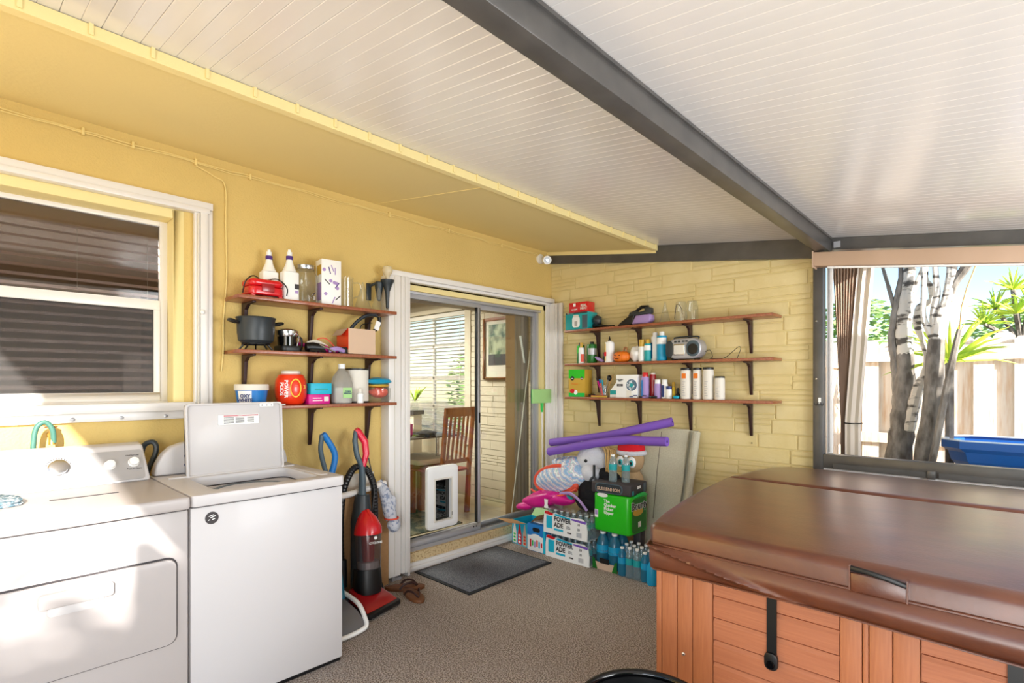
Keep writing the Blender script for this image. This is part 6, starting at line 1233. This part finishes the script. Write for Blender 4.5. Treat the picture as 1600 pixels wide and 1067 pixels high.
wb2_ = box(.88, 1.06, 3.63, 3.79, .001, .62); tag(wb2_.build('storage_carton', 'cardboard', bev=.003), 'tall carton hidden behind the paper towels', 'carton')

# ================================================================== HOT TUB
ht = thing('hot_tub', 'cedar-coloured panelled hot tub cabinet', 'hot tub', (3.2, 2.85, 0))
TX0, TX1, TY0, TY1 = 2.22, 4.22, 1.955, 3.72
MB().prism(rrect(TX0 + .02, TX1 - .02, TY0 + .02, TY1 - .02, .02), .0, .770).build('shell', 'tub_board', ht)
def vboard(x0, x1): MB().box(x0 + .0012, x1 - .0012, TY0, TY0 + .022, .005, .770).build('board', 'tub_board', ht, bev=.0025)
for a, b in zip((2.22, 2.245, 2.311, 2.374), (2.245, 2.311, 2.374, 2.451)): vboard(a, b)
for a, b in zip((2.866, 2.928, 2.945, 3.006), (2.928, 2.945, 3.006, 3.073)): vboard(a, b)
for a, b in zip((3.49, 3.55, 3.62, 3.99, 4.06, 4.13), (3.55, 3.62, 3.69, 4.06, 4.13, 4.20)): vboard(a, b)
def hplanks(x0, x1):
    z = .765
    while z > .02:
        zl = max(z - .0805, .006); MB().add([(x0, TY0 + .022, zl), (x1, TY0 + .022, zl), (x1, TY0 + .022, z), (x0, TY0 + .022, z), (x0, TY0 + .006, zl + .002), (x1, TY0 + .006, zl + .002), (x1, TY0 + .006, z - .016), (x0, TY0 + .006, z - .016), (x0, TY0 + .013, z - .002), (x1, TY0 + .013, z - .002)],
            [(4, 5, 7, 6)[:0] or (4, 5, 6, 7), (7, 6, 9, 8), (0, 1, 5, 4), (8, 9, 2, 3), (0, 4, 7, 8, 3), (1, 2, 9, 6, 5), (0, 3, 2, 1)]).build('plank', 'tub_plank', ht); z -= .0825
hplanks(2.453, 2.864); hplanks(3.075, 3.488); hplanks(3.692, 3.988)
i = 0; y = TY0 + .022
while y < TY1 - .06: box(TX0, TX0 + .02, y + .0012, y + .074, .005, .770).build('board', 'tub_board', ht, bev=.0025); y += .0755
for z in (.648, .343): MB().ball((2.337, TY0 - .001, z), .0075, .004, .0075).build('screw', 'screw', ht, smooth=True)
# cover
cv = thing('tub_cover', 'brown leatherette hot tub cover with centre fold and skirt', 'tub cover', (3.2, 2.85, .675))
front = 1.885
out = [(2.24, front), (3.2, front - .005), (4.25, front + .01), (4.30, 2.0), (4.30, 2.92)]
sideA = [(2.245, 1.884), (2.222, 1.905), (2.185, 2.08), (2.155, 2.30), (2.128, 2.60), (2.120, 2.925)]
sideB = [(2.120, 2.955), (2.115, 3.42), (2.135, 3.62), (2.19, 3.73), (2.30, 3.775)]
def coverhalf(poly, zf, nm):
    n = len(poly); vs = []; fs = []
    c = Vector((sum(p[0] for p in poly) / n, sum(p[1] for p in poly) / n, 0))
    rings = []
    for inset, dz in ((.055, .003), (.022, 0), (.006, -.010), (0, -.026), (0, -.075)):
        r = []
        for p in poly:
            q = Vector((p[0], p[1], 0)); d = (c - q); d = d.normalized() * min(inset, d.length * .5) if inset else Vector((0, 0, 0)); q2 = q + d; r.append((q2.x, q2.y, zf(q2.y) + dz))
        rings.append(r)
    for r in rings: vs += r
    for j in range(len(rings) - 1):
        for i in range(n): fs.append((j * n + i, j * n + (i + 1) % n, (j + 1) * n + (i + 1) % n, (j + 1) * n + i))
    fs.append(tuple(range(n))); fs.append(tuple(range(len(vs) - 1, len(vs) - n - 1, -1)))
    return MB().add(vs, fs).build(nm, 'leather', cv, smooth=True)
zA_ = lambda y: .848 + (y - 1.885) / (2.94 - 1.885) * .037
zB_ = lambda y: .885 - (y - 2.94) / (3.78 - 2.94) * .030
xs = [2.6, 2.95, 3.3, 3.7, 4.1]
pA = sideA[::-1] + [(x, front - .006 * math.sin((x - 2.2) * 1.6)) for x in xs] + [(4.27, 1.90), (4.30, 2.0), (4.30, 2.925)] + [(x, 2.925) for x in (3.9, 3.5, 3.1, 2.7, 2.4)]
pB = sideB + [(x, 3.78) for x in (2.7, 3.2, 3.8)] + [(4.2, 3.77), (4.30, 3.70), (4.30, 2.955)] + [(x, 2.955) for x in (3.9, 3.5, 3.1, 2.7, 2.4)]
coverhalf(pA, zA_, 'front_half'); coverhalf(pB, zB_, 'back_half')
box(2.14, 4.28, 2.915, 2.965, .80, .868).build('hinge_fold', 'leather', cv)
# skirt: wavy cloth under the cushion edge
path = [(4.28, 2.05), (4.27, 1.91)] + [(x, front) for x in [4.2 - i * .015 for i in range(131)]] + [(2.232, 1.892), (2.205, 1.95), (2.175, 2.1), (2.15, 2.3), (2.125, 2.6), (2.115, 2.94), (2.11, 3.42), (2.13, 3.62), (2.19, 3.735), (2.30, 3.78)]
vs = []; fs = []; zz = [i / 16 for i in range(17)]
for i, (x, y) in enumerate(path):
    f = max(0., min(1., (x - 2.22) / 1.6)) if y < 1.9 else 0
    for t in zz:
        ztop = .775; z = ztop - t * .098
        # diagonal crease near the corner, long soft bulge to the right
        cre = .034 * math.exp(-((t - (.05 + 1.05 * (x - 2.25) / .55)) / .11) ** 2) * (1 - .75 * t) if y < 1.9 and x < 2.95 else 0
        bul = (.010 + .024 * math.sin(PI * min(1, t * 1.05)) * (.35 + .65 * min(1, f * 2.2))) if y < 1.9 else .008
        off = -.004 + bul + cre; nx, ny = (0, -1) if y < 1.9 else (-1, 0)
        vs.append((x + nx * off, y + ny * off, z - .006 * math.sin(x * 4.0) * t))
K = len(zz); n0 = len(vs)
for i in range(len(path) - 1):
    for j in range(K - 1): fs.append((i * K + j, (i + 1) * K + j, (i + 1) * K + j + 1, i * K + j + 1))
sk = MB().add(vs, fs).build('skirt', 'leather', cv, smooth=True)
so_ = sk.modifiers.new('thick', 'SOLIDIFY'); so_.thickness = .005; so_.offset = -1
MB().tube([(x, front - .010, .774) for x in [2.25 + i * .1 for i in range(21)]], .004, 6).build('piping', 'leather', cv, smooth=True)
MB().tube([(x, front - .012, .679 - .006 * math.sin(x * 4)) for x in [2.25 + i * .1 for i in range(21)]], .004, 6).build('hem', 'leather', cv, smooth=True)
for x in (2.62, 2.628): pass
# handle pocket
MB().box(2.908, 2.912, front - .020, front - .004, .772, .846).build('pocket_edge', 'leather', cv); MB().box(3.050, 3.054, front - .020, front - .004, .770, .835).build('pocket_edge', 'leather', cv)
MB().prism([(2.912, .772), (3.05, .770), (3.05, .812), (3.0, .822), (2.95, .826), (2.912, .826)], 0, .012, FB(front - .006)).build('pocket', 'leather', cv, bev=.003)
MB().tube([(2.913, front - .012, .838), (2.96, front - .020, .837), (3.01, front - .020, .829), (3.049, front - .012, .817)], [.009, .008, .008, .008], 8, flat=.8).build('handle_strap', 'black', cv, smooth=True)
for i, (x, lab) in enumerate(((2.662, 'black cover strap with buckle on the hot tub front, nearer the corner'), (3.276, 'black cover strap at the right edge of the frame on the hot tub'))):
    s = thing('cover_strap', lab, 'strap', (x, TY0 - .01, .40), 'cover straps')
    box(x - .016, x + .016, TY0 - .006, TY0 - .001, .45, .69).build('webbing', 'black', s); MB().prism(rrect(x - .022, x + .022, .405, .465, .018), 0, .016, FB(TY0)).build('buckle', 'black', s, bev=.004, smooth=True); MB().lathe([(.014, 0), (.012, .006)], 16, FB(TY0 - .016, x, .425)).build('buckle_cap', 'black_gloss', s, smooth=True)
# black bin in the foreground
bn_ = thing('waste_basket', 'round black waste basket, only its rim showing at the bottom of the picture', 'basket', (2.49, 1.39, 0))
MB().lathe([(.150, 0), (.185, .44), (.180, .44), (.145, .01), (0, .01)], 40, T(2.49, 1.39, 0)).build('body', 'black', bn_, smooth=True)
MB().tube([(2.49 + .193 * math.cos(i * PI / 24), 1.39 + .193 * math.sin(i * PI / 24), .446) for i in range(48)], .013, 10, closed=True).build('rim', 'black_gloss', bn_, smooth=True)
